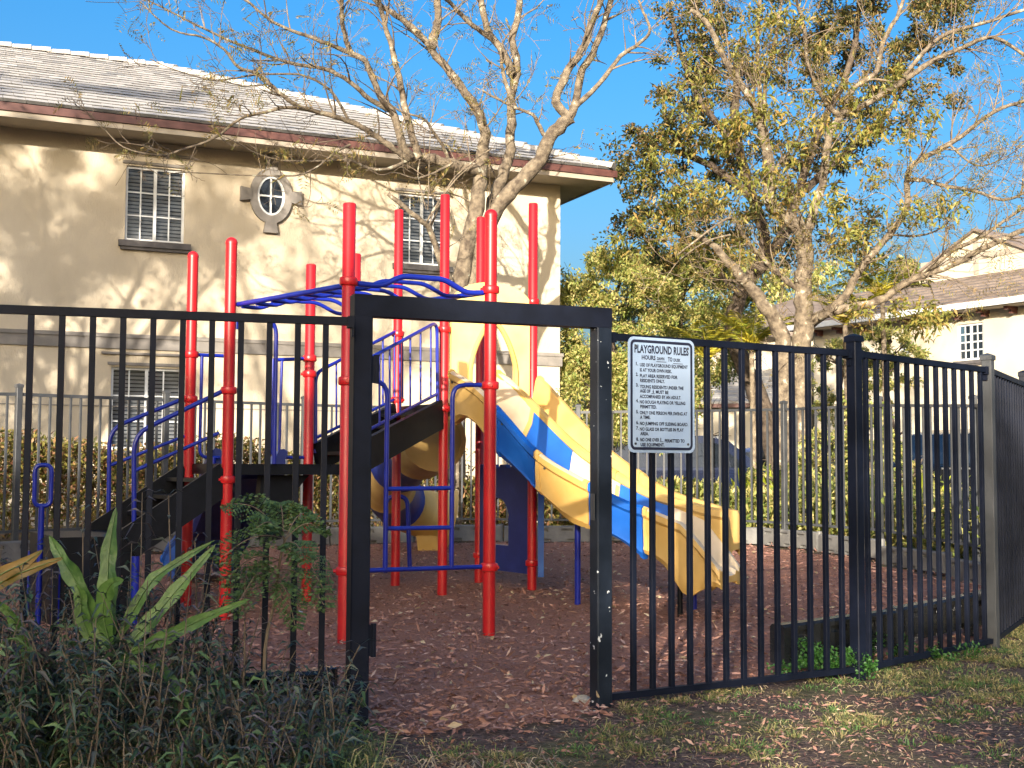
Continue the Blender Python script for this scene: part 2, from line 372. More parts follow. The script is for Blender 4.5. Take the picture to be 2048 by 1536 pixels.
fl = root('iron_fence', 'black iron picket fence left of the open gate frame, weeds in front', 'fence', (*FENCE_N[1], 0))
fence_bay(fl, FENCE_N[1], FENCE_N[2], 11, -.06, .0)
fence_bay(fl, FENCE_N[0], FENCE_N[1], 13, .03, .06)
fence_post(fl, (*FENCE_N[0], .22), 1.93, .076, BLACK)

gt = root('gate_frame', 'tall black gate frame with no gate, header beam over the playground entrance', 'gate frame', (*GATE_L, 0))
GA = math.atan2(GATE_R[1] - GATE_L[1], GATE_R[0] - GATE_L[0])
GH = 1.985
for P, nm, m_ in ((GATE_L, 'gate_post', BLACK), (GATE_R, 'gate_post', BLACK_CHIP)):
    b = MB(); w = .089 if P is GATE_L else .084; h = GH - .102; c = .006; M = zrot((P[0], P[1], -.2), GA + (.0 if P is GATE_L else .08))
    r = [(-w/2 + c, -w/2), (w/2 - c, -w/2), (w/2, -w/2 + c), (w/2, w/2 - c), (w/2 - c, w/2), (-w/2 + c, w/2), (-w/2, w/2 - c), (-w/2, -w/2 + c)]
    b.loft([[M @ Vector((x, y, 0)) for x, y in r], [M @ Vector((x, y, h + .2)) for x, y in r]]); po = part(nm, b, m_, gt, 30)
    if P is GATE_R:
        tag(po, 'black gate post with white chipped paint')
        b = MB(); M2 = zrot((P[0], P[1], 0), GA); b.box(-.048, -.043, -.02, .02, .93, 1.06, M2); part('latch_plate', b, BLACKG, po)
    else:
        M2 = zrot((P[0], P[1], 0), GA)
        for z0, z1 in ((1.58, 1.70), (.33, .47)):
            b = MB(); b.box(.0455, .056, -.035, .03, z0, z1, M2)
            b.rev(M2 @ Vector((.066, -.03, z0 - .005)), [(.013, 0), (.013, z1 - z0 + .01)], 10); part('hinge', b, BLACK, po, 30)
gd = Vector((math.cos(GA), math.sin(GA), 0)); a = Vector((*GATE_L, GH - .051)) - gd * .0445; c = Vector((*GATE_R, GH - .051)) + gd * .042
part('header_beam', MB().beam(a, c, .084, .1), BLACK, gt)

fr = root('iron_fence', 'black iron picket fence curving away right of the gate frame, rules sign on it', 'fence', (*FENCE_R[1], 0))
for i in range(3):
    fence_bay(fr, FENCE_R[i], FENCE_R[i + 1], 13, .05 if i == 0 else .038, .038, t0=.112 if i == 0 else 0)
for i in (1, 2, 3):
    d = Vector(FENCE_R[i]) - Vector(FENCE_R[i - 1]); fence_post(fr, (*FENCE_R[i], math.atan2(d.y, d.x) + .1), 1.925, .066, BLACK if i == 1 else BLACK_CHIP if i == 4 else BLACKG if i == 2 else BLACK)

# far fence round the back
FAR = [(-8.2, 11.6), (-6.75, 12.9), (-5.55, 14.05), (-4.25, 15.35), (-2.75, 16.55), (-.95, 17.55), (.95, 17.9), (2.55, 17.95), (3.7, 17.0), (4.55, 15.5), (5.1, 13.8), (5.25, 12.0), (4.9, 10.5), FENCE_R[3]]
ff = root('iron_fence', 'grey iron picket fence running round the back of the playground', 'fence', (*FAR[4], float(gz(*FAR[4]))))
for i in range(len(FAR) - 1):
    A, B = FAR[i], FAR[i + 1]; ln = math.dist(A, B); n = max(4, round(ln / .126) - 1)
    ga, gb = float(gz(*A)), float(gz(*B)); hi = .06
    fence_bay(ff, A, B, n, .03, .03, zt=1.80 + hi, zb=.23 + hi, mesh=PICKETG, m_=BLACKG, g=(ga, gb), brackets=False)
    if i > 0:
        d = Vector(B) - Vector(A); fence_post(ff, (*A, math.atan2(d.y, d.x)), 1.93, .066, BLACKG, z0=ga)

# ---------------------------------------------------------------- plastic border sections
def cells(b, u0, u1, w0, w1, holes, depth, P):
    """front face with recessed rectangular holes; P(u, w, d) -> point"""
    us = sorted({u0, u1, *[h[0] for h in holes], *[h[1] for h in holes]}); ws = sorted({w0, w1, *[h[2] for h in holes], *[h[3] for h in holes]})
    for i in range(len(us) - 1):
        for j in range(len(ws) - 1):
            um, wm = (us[i] + us[i + 1]) / 2, (ws[j] + ws[j + 1]) / 2
            if any(h[0] < um < h[1] and h[2] < wm < h[3] for h in holes): continue
            b.quad(P(us[i], ws[j], 0), P(us[i + 1], ws[j], 0), P(us[i + 1], ws[j + 1], 0), P(us[i], ws[j + 1], 0))
    for h in holes:
        e = depth; a = [(h[0], h[2]), (h[1], h[2]), (h[1], h[3]), (h[0], h[3])]
        for k in range(4):
            (x0, z0), (x1, z1) = a[k], a[(k + 1) % 4]; b.quad(P(x0, z0, 0), P(x0, z0, e), P(x1, z1, e), P(x1, z1, 0))
def border_mesh(name, m_):
    b = MB(); h = .24; L_ = 1.19; w = .10
    holes = [(-.48 + .34 * i, -.32 + .34 * i, .16, .20) for i in range(3)] + [(-.40 + .34 * i, -.28 + .34 * i, .0201, .06) for i in range(3)]
    for sg in (-1, 1):
        cells(b, -L_/2, L_/2, .02, h - .015, holes, .035, lambda u, z, d, sg=sg: (u * -sg, sg * (w / 2 - d), z))
        for hh in holes: b.quad(*[((u) * -sg, sg * (w / 2 - .035), z) for u, z in ((hh[0], hh[2]), (hh[1], hh[2]), (hh[1], hh[3]), (hh[0], hh[3]))])
    b.loft([[(x, -w/2, h - .015), (x, -w/2 + .014, h), (x, w/2 - .014, h), (x, w/2, h - .015)] for x in (-L_/2, L_/2)], close=False)
    for x in (-L_/2, L_/2): b.poly([(x, -w/2, .02), (x, -w/2, h - .015), (x, -w/2 + .014, h), (x, w/2 - .014, h), (x, w/2, h - .015), (x, w/2, .02)])
    b.rev((L_/2 + .005, 0, -.12), [(.035, 0), (.035, h + .125), (.028, h + .13)], 10)
    return b.mesh(name, m_, 35)
BORD = border_mesh('border_section', TIMBER); BORDD = border_mesh('border_section', TIMBERD)
bo = root('playground_border', 'grey plastic border timbers with slots along the back of the mulch', 'border', (*BORDER[4], float(gz(*BORDER[4]))))
def run_border(par, pts, me, lift=0.0, step=1.22):
    pts = [Vector(p) for p in pts]; seg = [(pts[i + 1] - pts[i]).length for i in range(len(pts) - 1)]; tot = sum(seg); n = int(round(tot / step)); st = tot / n
    def at(s):
        for i, l in enumerate(seg):
            if s <= l or i == len(seg) - 1: return pts[i] + (pts[i + 1] - pts[i]) * (s / l)
            s -= l
    for i in range(n):
        a, c = at(i * st), at((i + 1) * st); mid = (a + c) / 2; d = c - a
        put('border_section', me, par, zrot((mid.x, mid.y, float(gz(mid.x, mid.y)) + lift + random.uniform(-.008, .008)), math.atan2(d.y, d.x) + random.uniform(-.02, .02)))
run_border(bo, BORDER, BORD)
b2 = root('playground_border', 'dark plastic border timber just behind the right-hand fence bays', 'border', (2.0, 7.35, 0))
run_border(b2, [(1.52, 7.22), (1.92, 7.5), (3.0, 8.55), (3.85, 9.85)], BORDD, .055)
b3 = root('playground_border', 'dark plastic border timber behind the fence, left of the gate', 'border', (-1.4, 5.75, 0))
run_border(b3, [(-3.2, 5.24), (-.82, 5.84)], BORDD, .03)

# ---------------------------------------------------------------- rules sign
sA, sB = Vector(FENCE_R[0]), Vector(FENCE_R[1]); sd = (sB - sA).normalized(); sn = Vector((sd.y, -sd.x))
pA = sA + sn * .035; pB = sB + sn * .035
tl = VP(pA, pB, 1256, 672); tr_ = VP(pA, pB, 1388.5, 689); bl = VP(pA, pB, 1258, 905)
sw = (Vector((tr_.x, tr_.y)) - Vector((tl.x, tl.y))).length; shh = tl.z - bl.z - .0
Ms = Matrix(((sd.x, -sn.x, 0, tl.x), (sd.y, -sn.y, 0, tl.y), (0, 0, 1, tl.z - shh), (0, 0, 0, 1)))   # local: x right, y into fence, z up from the lower edge
sg_ = root('rules_sign', 'white and black playground rules sign on the fence right of the gate', 'sign', (tl.x, tl.y, tl.z - shh))
def rrect(x0, x1, z0, z1, r, n=6):
    o = []
    for cx, cz, a0 in ((x1 - r, z1 - r, 0), (x0 + r, z1 - r, 90), (x0 + r, z0 + r, 180), (x1 - r, z0 + r, 270)):
        for i in range(n + 1): an = math.radians(a0 + 90 * i / n); o.append((cx + r * math.cos(an), cz + r * math.sin(an)))
    return o
b = MB(); rr = rrect(0, sw, 0, shh, .035); b.loft([[Ms @ Vector((x, y, z)) for x, z in rr] for y in (0, .003)]); part('sign_plate', b, SIGNW_SHADE, sg_)
b = MB(); o1 = rrect(.014, sw - .014, .014, shh - .014, .028); o2 = rrect(.028, sw - .028, .028, shh - .028, .016); n = len(o1)
for i in range(n):
    j = (i + 1) % n; b.quad(*[Ms @ Vector((p[0], -.0012, p[1])) for p in (o1[i], o1[j], o2[j], o2[i])])
part('sign_border', b, SIGNB, sg_)
for x, z in ((.045, .045), (sw - .045, .045), (.045, shh - .045), (sw - .045, shh - .045)):
    b = MB(); b.tube([Ms @ Vector((x, -.004, z)), Ms @ Vector((x, .03, z))], .0065, 8); part('bolt', b, BLACKG, sg_)
def text_line(s, x, z, hcap, width=None, center=False):
    cu = bpy.data.curves.new('text_line', 'FONT'); cu.body = s; cu.size = hcap / .69; cu.offset = hcap * .05; cu.resolution_u = 2
    ob = bpy.data.objects.new('t', cu); COL.objects.link(ob); bpy.context.view_layer.update()
    me = bpy.data.meshes.new_from_object(ob.evaluated_get(bpy.context.evaluated_depsgraph_get())); bpy.data.objects.remove(ob); bpy.data.curves.remove(cu)
    me.name = 'text_line'; co = np.zeros(len(me.vertices) * 3, np.float32); me.vertices.foreach_get('co', co); co = co.reshape(-1, 3)
    x0, x1 = co[:, 0].min(), co[:, 0].max(); sx = (width / (x1 - x0)) if width else .62
    X = (co[:, 0] - x0) * sx; X = X + (x - (X.max() / 2 if center else 0))
    pts = np.stack([X, np.full(len(co), -.0016), z + co[:, 1]], 1); M = np.array(Ms); pts = pts @ M[:3, :3].T + M[:3, 3]
    me.vertices.foreach_set('co', pts.astype(np.float32).ravel()); me.materials.clear(); me.materials.append(SIGNB); me.update()
    return put('text_line', me, sg_)
W_, H_ = sw, shh
fx = lambda v: (v - 95) / 755 * W_                         # the sign's own layout, left to right and top to bottom
fz = lambda v: H_ - (v - 75) / 1345 * H_
text_line('PLAYGROUND RULES', W_ / 2, fz(280 - 22), .066 * H_, fx(785) - fx(168), True)
text_line('HOURS', fx(245), fz(340 - 5), .036 * H_, fx(400) - fx(245)); text_line('TO', fx(540), fz(352 - 10), .036 * H_, fx(592) - fx(540))
text_line('DAWN', fx(418), fz(340 - 6), .026 * H_, fx(500) - fx(418)); text_line('DUSK', fx(606), fz(352 - 12), .026 * H_, fx(686) - fx(606))
b = MB()
for x0, x1, z in ((410, 522, 352), (600, 714, 364), (352, 392, 730), (448, 488, 1290)): b.quad(*[Ms @ Vector(p) for p in ((fx(x0), -.0014, fz(z) - .002), (fx(x1), -.0014, fz(z) - .002), (fx(x1), -.0014, fz(z) + .001), (fx(x0), -.0014, fz(z) + .001))])
part('fill_in_line', b, SIGNB, sg_)
for s, x0, x1, z in (('1.', 180, 205, 408), ('USE OF PLAYGROUND EQUIPMENT', 224, 770, 418), ('IS AT YOUR OWN RISK.', 224, 585, 478),
                     ('2.', 178, 205, 532), ('PLAY AREA RESERVED FOR', 224, 650, 545), ('RESIDENTS ONLY.', 226, 503, 600),
                     ('3.', 180, 208, 655), ('YOUNG RESIDENTS UNDER THE', 222, 720, 672), ('AGE OF', 224, 342, 722), ('6', 366, 382, 722), ('MUST BE', 402, 546, 728), ('ACCOMPANIED BY AN ADULT.', 222, 690, 785),
                     ('4.', 180, 208, 838), ('NO ROUGH PLAYING OR YELLING', 222, 740, 850), ('PERMITTED.', 226, 412, 905),
                     ('5.', 182, 208, 965), ('ONLY ONE PERSON PER SWING AT', 222, 762, 975), ('A TIME.', 224, 340, 1028),
                     ('6.', 182, 208, 1090), ('NO JUMPING OFF SLIDING BOARD.', 222, 772, 1100),
                     ('7.', 182, 208, 1155), ('NO GLASS OR BOTTLES IN PLAY', 222, 720, 1165), ('AREA.', 226, 320, 1218),
                     ('8.', 182, 208, 1282), ('NO ONE OVER', 226, 440, 1288), ('1', 452, 460, 1284), ('PERMITTED TO', 502, 730, 1296), ('USE EQUIPMENT.', 230, 498, 1345)):
    text_line(s, fx(x0), fz(z), .0275 * H_, fx(x1) - fx(x0))

# ================================================================ PLAY STRUCTURE
PR = .0445
ps = root('play_structure', 'red, blue and yellow playground climbing structure with slides, stairs and overhead ladder', 'play structure', (-1.0, 10.5, 0))
POSTS = {}
def red_post(k, px, py, Y, top, domed, collars=()):
    p = D(px, py, Y); t = D(px, top, Y).z; POSTS[k] = (p.x, p.y); b = MB()
    c = (p.x, p.y, -.25)
    prof = [(PR, 0), (PR, t + .25 - (.05 if domed else .006)), (PR - .004, t + .25 - (.05 if domed else 0))]
    if not domed: prof = [(PR, 0), (PR, t + .244), (PR - .005, t + .25), (.001, t + .2505)]
    b.rev(c, prof, 20); o = part('post', b, RED, ps, 40)
    if domed:
        b = MB(); z0 = t - .052; b.rev((p.x, p.y, z0), [(PR + .003, 0), (PR + .003, .008)] + [((PR + .003) * math.cos(a), .008 + .046 * math.sin(a)) for a in (.3, .6, .9, 1.2, 1.45, 1.57)], 20); part('cap', b, RED, o, 50)
    for y in collars:
        z = D(px, y, Y).z; b = MB(); b.rev((p.x, p.y, z - .03), [(PR + .001, 0), (PR + .014, .004), (PR + .018, .015), (PR + .018, .045), (PR + .014, .056), (PR + .001, .06)], 20)
        an = random.uniform(0, 6.28); dx, dy = math.cos(an), math.sin(an); q = PR + .016
        b.tube([(p.x + dx * q, p.y + dy * q, z), (p.x + dx * (q + .016), p.y + dy * (q + .016), z)], .013, 8)
        part('clamp', b, REDC, o, 45)
    return o
red_post('A', 699, 420, 8.40, 407, False, (563, 762, 1142))
red_post('B', 982.3, 440, 8.88, 419, True, (580, 771, 1134))
red_post('J', 463, 500, 9.70, 475, True, (781, 959))
red_post('H', 711, 540, 10.2, 508, False, (770,))
red_post('I', 386, 530, 10.5, 503, True, (709, 798))
red_post('G', 621.5, 580, 11.06, 529, False, (717, 748))
red_post('C', 798, 440, 12.28, 420, False, (668, 800))
red_post('D', 890.5, 410, 11.57, 390, False, (659, 818))
red_post('E', 962, 450, 12.63, 435, False, (620, 1110))
red_post('F', 1066.4, 420, 11.93, 407, False, (604, 1126))
def P3(k, z): return Vector((*POSTS[k], z))
def on(k1, k2, px, py): return VP(POSTS[k1], POSTS[k2], px, py)
def lerp2(k1, k2, t, z): return P3(k1, z).lerp(P3(k2, z), t)
def arc(pts, r=.08, n=4):
    """polyline with rounded corners"""
    pts = [Vector(p) for p in pts]; out = [pts[0]]
    for i in range(1, len(pts) - 1):
        a, b, c = pts[i - 1], pts[i], pts[i + 1]; d0 = (a - b); d1 = (c - b); k = min(r, d0.length * .45, d1.length * .45); p0 = b + d0.normalized() * k; p1 = b + d1.normalized() * k
        for j in range(n + 1):
            t = j / n; out.append(p0 * (1 - t) ** 2 + b * 2 * t * (1 - t) + p1 * t * t)
    return out + [pts[-1]]
def tube_part(name, pts, par, r=.0165, m_=BLUE, rad=.08): return part(name, MB().tube(arc(pts, rad), r, 10), m_, par, 40)

# ---- decks
DL, DU = 1.20, 1.77
def deck(name, ks, z, ext=.0, th=.085):
    pts = [Vector((*POSTS[k], 0)) for k in ks]; c = sum(pts, Vector()) / 4; pts = [c + (p - c) * .97 for p in pts]
    b = MB(); b.hexa([(p.x, p.y, z - th) for p in pts] + [(p.x, p.y, z - .012) for p in pts]); o = part(name, b, DECKM, ps)
    # perforated tread plates on top
    b = MB(); n = 6
    for i in range(n):
        t0, t1 = i / n + .004, (i + 1) / n - .004; q = [pts[0].lerp(pts[1], t0), pts[0].lerp(pts[1], t1), pts[3].lerp(pts[2], t1), pts[3].lerp(pts[2], t0)]
        b.hexa([(p.x, p.y, z - .013) for p in q] + [(p.x, p.y, z) for p in q])
    part('deck_surface', b, DECKM, o)
    return o
deck('lower_deck', 'JHGI', DL); deck('upper_deck', 'DFEC', DU)

# ---- overhead ladder from A-B back to J-H
zo = D(699, 566, 8.4).z
ol = hub('overhead_ladder', ps)
ex = lambda k, kk, e: P3(k, zo) + (P3(kk, zo) - P3(k, zo)).normalized() * e
tube_part('side_rail', [ex('A', 'B', .06), ex('J', 'H', .06) + Vector((0, 0, .02))], ol, .02)
tube_part('side_rail', [ex('B', 'A', .06), ex('H', 'J', .06) + Vector((0, 0, .02))], ol, .02)
for i in range(8):
    t = i / 7 * .97; a = P3('A', zo).lerp(P3('J', zo), t); c = P3('B', zo).lerp(P3('H', zo), t); up = Vector((0, 0, 1)); r = .02 if i == 0 else .0155; hh = .075 if i == 0 else .07
    f = lambda s, h: a.lerp(c, s) + up * h
    tube_part('rung', [f(.06, 0), f(.22, -.005), f(.36, hh), f(.66, hh), f(.82, -.01), f(.94, 0)], ol, r, BLUE, .05)
# arched hand loop at the deck end of the overhead ladder
mid = lambda t: P3('J', 0).lerp(P3('H', 0), t)
q0 = mid(.05); q1 = mid(.36)
part('arch_handhold', MB().tube(arc([q0 + Vector((0, 0, 2.25)), q0 + Vector((0, 0, 2.36)), q1 + Vector((0, 0, 2.36)), q1 + Vector((0, 0, DL))], .16, 6), .017, 10), BLUE, ps, 40)

# ---- access ladder between A and B
al = hub('access_ladder', ps)
AB = lambda x, y: on('A', 'B', x, y)
tube_part('ladder_side', [AB(706, 760), AB(775, 762), AB(770, 1139)], al, .0165, BLUE, .11)
tube_part('ladder_side', [AB(962, 770), AB(905, 770), AB(903, 1134)], al, .0165, BLUE, .11)
tube_part('bottom_bar', [AB(700, 1142), AB(975, 1133)], al, .0165)
for y0, y1 in ((978, 976), (1057, 1055)): tube_part('rung', [AB(774, y0), AB(903, y1)], al, .0155)

# ---- transfer platform and lower stair on the left
sdir = -(P3('H', 0) - P3('J', 0)).normalized()            # the stair leaves the J-I side of the lower deck
J0, I0 = P3('J', 0), P3('I', 0)
run, zt_ = .62, .66
st = hub('lower_stair', ps)
for k, s_ in ((J0, 0), (I0, 1)):
    b = MB(); a = k + Vector((0, 0, DL - .10)); c = k + sdir * (run + .12) + Vector((0, 0, zt_ - .06)); b.beam(a, c, .045, .24); part('stringer', b, DECKM, st)
for i in range(4):
    z = DL - (i + 1) * (DL - zt_) / 4 + .02; s0 = i * run / 4; b = MB(); q = [J0 + sdir * s0, J0 + sdir * (s0 + .19), I0 + sdir * (s0 + .19), I0 + sdir * s0]
    b.hexa([(p.x, p.y, z - .03) for p in q] + [(p.x, p.y, z) for p in q]); part('tread', b, DECKM, st)
tp = hub('transfer_platform', ps)
a0 = J0 + sdir * (run + .06); b0 = I0 + sdir * (run + .06); a1 = J0 + sdir * (run + .62); b1 = I0 + sdir * (run + .62)
b = MB(); b.hexa([(p.x, p.y, zt_ - .13) for p in (a0, a1, b1, b0)] + [(p.x, p.y, zt_) for p in (a0, a1, b1, b0)]); part('platform_deck', b, DECKM, tp)
# perforated skirt: real holes
def perforated(A, B, z0, z1, par):
    A = Vector(A); B = Vector(B); ln = (B - A).length; d = (B - A).normalized(); n = Vector((d.y, -d.x, 0)); b = MB(); holes = []
    for r_ in range(5):
        for c_ in range(int((ln - .1) / .05)):
            u = .06 + c_ * .05; w = z0 + .12 + r_ * .055
            if w + .02 < z1 and c_ % 7 != 6: holes.append((u, u + .011, w, w + .011))
    Pf = lambda u, w, e: A + d * u + Vector((0, 0, w)) - n * e
    cells(b, 0, ln, z0, z1, holes, .02, Pf); part('perforated_skirt', b, DECKM, par)
perforated((a1.x, a1.y, 0), (a0.x, a0.y, 0), .02, zt_ - .13, tp)
perforated((b1.x, b1.y, 0), (a1.x, a1.y, 0), .02, zt_ - .13, tp)
for p in (a1, b1, a0):
    b = MB(); b.rev((p.x, p.y, -.1), [(.03, 0), (.03, zt_ - .05)], 10); part('platform_leg', b, BLUE, tp, 40)
for k, px0, pts in (('near', 268, [(268, 1075), (268, 868), (442, 784)]), ('far', 217, [(217, 1040), (219, 858), (388, 789)])):
    K = J0 if k == 'near' else I0; Q = K + sdir; V_ = lambda x, y: VP((K.x, K.y), (Q.x, Q.y), x, y)
    hr = hub('handrail', st) if False else None
    tube_part('handrail', [V_(*p) for p in pts], st, .0175, BLUE, .13)
    y2 = (942, 866) if k == 'near' else (932, 866)
    tube_part('handrail', [V_(px0, y2[0]), V_(438 if k == 'near' else 386, y2[1])], st, .014)
# grab loop at the platform's outer corner
lp = D(85, 1000, 9.3); hb = hub('grab_loop', ps); wv = Vector((.052, .025, 0)); Z = lambda y: D(85, y, 9.3).z
b = MB(); loop = arc([lp * 1, lp * 1], 0)
def closed_tube(pts, r, n=10):
    pts = arc(pts + [pts[0]], .05, 4); b = MB(); b.tube(pts + [pts[1]], r, n, False); return b
c0 = Vector((lp.x, lp.y, 0)); zt0, zb0 = Z(930), Z(1012)
part('loop', closed_tube([c0 - wv + Vector((0, 0, (zt0 + zb0) / 2)), c0 - wv + Vector((0, 0, zt0)), c0 + wv + Vector((0, 0, zt0)), c0 + wv + Vector((0, 0, zb0)), c0 - wv + Vector((0, 0, zb0))], .0165), BLUE, hb, 40)
part('stem', MB().tube([c0 + Vector((-.01, 0, -.1)), c0 + Vector((-.005, 0, zb0))], .022, 10), BLUE, hb, 40)

# ---- upper stair from H-G to D-C
us = hub('upper_stair', ps)
for k1, k2 in (('H', 'D'), ('G', 'C')):
    b = MB(); b.beam(P3(k1, DL + .02).lerp(P3(k2, DU - .07), .08), P3(k1, DL + .02).lerp(P3(k2, DU - .09), .98), .045, .26); part('stringer', b, DECKM, us)
for i in range(4):
    t0, t1 = .12 + i * .22, .12 + i * .22 + .25; z = DL + (i + .9) * (DU - DL) / 4.6
    q = [P3('H', 0).lerp(P3('D', 0), t0), P3('H', 0).lerp(P3('D', 0), t1), P3('G', 0).lerp(P3('C', 0), t1), P3('G', 0).lerp(P3('C', 0), t0)]
    b = MB(); b.hexa([(p.x, p.y, z - .03) for p in q] + [(p.x, p.y, z) for p in q]); part('tread', b, DECKM, us)
def rail_panel(k1, k2, pts, yb0, yb1, nb):
    f = lambda x, y: on(k1, k2, x, y); (x0, y0), (x1, y1) = pts
    tube_part('handrail', [f(x0, yb0 + 30), f(x0, y0 + 18), f(x1, y1), f(x1 + 1, yb1 + 14)], us, .0165, BLUE, .10)
    tube_part('handrail', [f(x0, yb0), f(x1, yb1)], us, .0145)
    for i in range(nb):
        t = (i + .8) / (nb + .4); x = x0 + (x1 - x0) * t; ya = y0 + 18 + (y1 - y0 - 18) * t; yb = yb0 + (yb1 - yb0) * t
        tube_part('baluster', [f(x, ya), f(x, yb)], us, .0095)
rail_panel('G', 'C', [(631, 728), (803, 657)], 876, 792, 7)
rail_panel('H', 'D', [(722, 708), (874, 644)], 868, 788, 7)

# ---- hand loops and bars either side of the back opening of the lower deck
bk = lambda x, y: on('I', 'G', x, y)
for xa, xb, xp, ys in ((404, 441, 380, 709), (546, 590, 618, 717)):
    hl = hub('hand_loop', ps)
    tube_part('bar', [bk(xp, ys), bk(450 if xa < 500 else 546, ys + 3)], hl, .0165)
    part('loop', MB().tube(arc([bk(xa, ys + 2), bk(xa - 5, 915), bk(xb - 2 if xa < 500 else xb + 18, 915)], .1, 5), .0145, 10), BLUE, hl, 40)
    xm = (xa + xb) / 2 + (4 if xa < 500 else -4)
    tube_part('bar', [bk(xm, ys + 3), bk(xm - 6, 915)], hl, .0125); tube_part('foot', [bk(xm, 915), bk(xm, 934)], hl, .024)

# ---- slides
def section_loft(b, ring_at, t0, t1, n):
    rings = [ring_at(t0 + (t1 - t0) * i / n) for i in range(n + 1)]; base = len(b.v); k = len(rings[0][0])
    for r, _ in rings: b.v += [tuple(p) for p in r]
    for i in range(n):
        for j in range(k):
            q = base + i * k; b.f.append((q + j, q + (j + 1) % k, q + k + (j + 1) % k, q + k + j)); b.mi.append(1 if rings[0][1][j] else 0)
    b.f.append(tuple(base + j for j in reversed(range(k)))); b.mi.append(0); b.f.append(tuple(base + n * k + j for j in range(k))); b.mi.append(0)
def cat(pts, t):
    n = len(pts) - 1; x = min(max(t, 0), 1) * n; i = min(int(x), n - 1); u = x - i
    p0, p1, p2, p3 = pts[max(i - 1, 0)], pts[i], pts[i + 1], pts[min(i + 2, n)]
    return .5 * ((2 * p1) + (p2 - p0) * u + (2 * p0 - 5 * p1 + 4 * p2 - p3) * u * u + (3 * p1 - p0 - 3 * p2 + p3) * u ** 3)
def open_slide(name, path, half, wall, secs, skirt, label=None, wl=1.0, wr=1.0):
    """secs: (t0, t1, outer, inner material). path: floor centre line."""
    path = [Vector(p) for p in path]; sl = hub(name, ps)
    if label: sl['label'] = label
    def ring(t):
        p = cat(path, t); d = cat(path, min(t + .01, 1)) - cat(path, max(t - .01, 0)); d.z = 0; d.normalize(); s = Vector((d.y, -d.x, 0)); up = Vector((0, 0, 1)); w = wall(t); k = skirt(t); h = half
        prof = []   # lateral, height, inner?
        inn = [(-h - .012, w * wl), (-h + .004, w * wl - .035), (-h + .03, w * .45), (-h + .085, .035), (-h * .5, .004), (0, 0), (h * .5, .004), (h - .085, .035), (h - .03, w * .45), (h - .004, w * wr - .035), (h + .012, w * wr)]
        prof += [(a, z, 1) for a, z in inn]
        prof += [(h + .045, w * wr + .006, 1), (h + .075, w * wr - .012, 0), (h + .08, w * wr - .06, 0), (h + .058, w * wr - .085, 0), (h + .062, w * wr * .45, 0), (h + .05, -.02, 0), (h + .058, -k * .6, 0), (h + .03, -k, 0), (h - .03, -k, 0), (h - .05, -.05, 0),
                 (0, -.045, 0), (-h + .05, -.05, 0), (-h + .03, -k, 0), (-h - .03, -k, 0), (-h - .058, -k * .6, 0), (-h - .05, -.02, 0), (-h - .062, w * wl * .45, 0), (-h - .058, w * wl - .085, 0), (-h - .08, w * wl - .06, 0), (-h - .075, w * wl - .012, 0), (-h - .045, w * wl + .006, 1)]
        return [p + s * a + up * z for a, z, _ in prof], [q[2] for q in prof]
    for t0, t1, m0, m1 in secs:
        b = MB(); section_loft(b, ring, t0 + .001, t1 - .001, max(6, int(30 * (t1 - t0)))); o = part('section', b, [m0, m1], sl, 35)
        for tf in (t0 + .002, t1 - .014):
            fb_ = MB(); k0 = cat(path, tf) + Vector((0, 0, .02)); ra_, rb_ = ring(tf)[0], ring(tf + .012)[0]; ex_o = lambda P_: [q + (q - k0) * (.035 if i_ >= 10 or i_ == 0 else 0) for i_, q in enumerate(P_)]
            fb_.loft([ex_o(ra_), ex_o(rb_)]); part('joint_flange', fb_, m0, sl, 35)
        p = ring(t0 + .03)[0]
        for j in (14, 28):
            q = p[j if j < len(p) else -8]; nb = MB(); c = (q - cat(path, t0 + .03)); c.z = 0; c.normalize(); nb.tube([q - c * .005, q + c * .012], .011, 8); part('bolt', nb, BLACKG, sl)
    return sl
bump = lambda t, e: .06 + .075 * abs(math.cos(math.pi * t * e)) ** 3
# near chute: rim heights read off the photograph, floor = rim - wall
PTH = [(-.34, 11.42), (-.18, 11.18), (.08, 10.9), (.38, 10.62), (.70, 10.36), (1.0, 10.15), (1.27, 9.98), (1.5, 9.85), (1.70, 9.75)]
FLO = [1.70, 1.66, 1.39, 1.04, .83, .67, .56, .46, .35]
LAT = []
for i in range(9):
    p0, p1 = PTH[max(i - 1, 0)], PTH[min(i + 1, 8)]; dd = Vector((p1[0] - p0[0], p1[1] - p0[1])).normalized(); LAT.append(Vector((-dd.y, dd.x)))
near = [(x + LAT[i].x * .015, y + LAT[i].y * .015, FLO[i]) for i, (x, y) in enumerate(PTH)]
def near_skirt(t): return bump(t, 4.2) if t < .70 else .08 + .20 * math.exp(-((t - .85) / .065) ** 2)
def near_wall(t): return .27 + .08 * max(0, 1 - t / .12) if t < .84 else max(.05, .27 - 1.45 * (t - .84))
near_slide = open_slide('double_slide_lane', near, .215, near_wall, [(0, .23, YEL, YELF), (.23, .37, BLUEP, BLUEP), (.37, .53, YEL, YELF), (.53, .70, BLUEP, BLUEP), (.70, 1, YEL, YELF)], near_skirt, 'near lane of the slide, yellow and blue sections')
far_ = [(x + LAT[i].x * .49, y + LAT[i].y * .49, [1.70, 1.64, 1.40, 1.11, .88, .72, .64, .58, .56][i]) for i, (x, y) in enumerate(PTH)]
far_[-1] = tuple(Vector(far_[-2]).lerp(Vector(far_[-1]), .55))
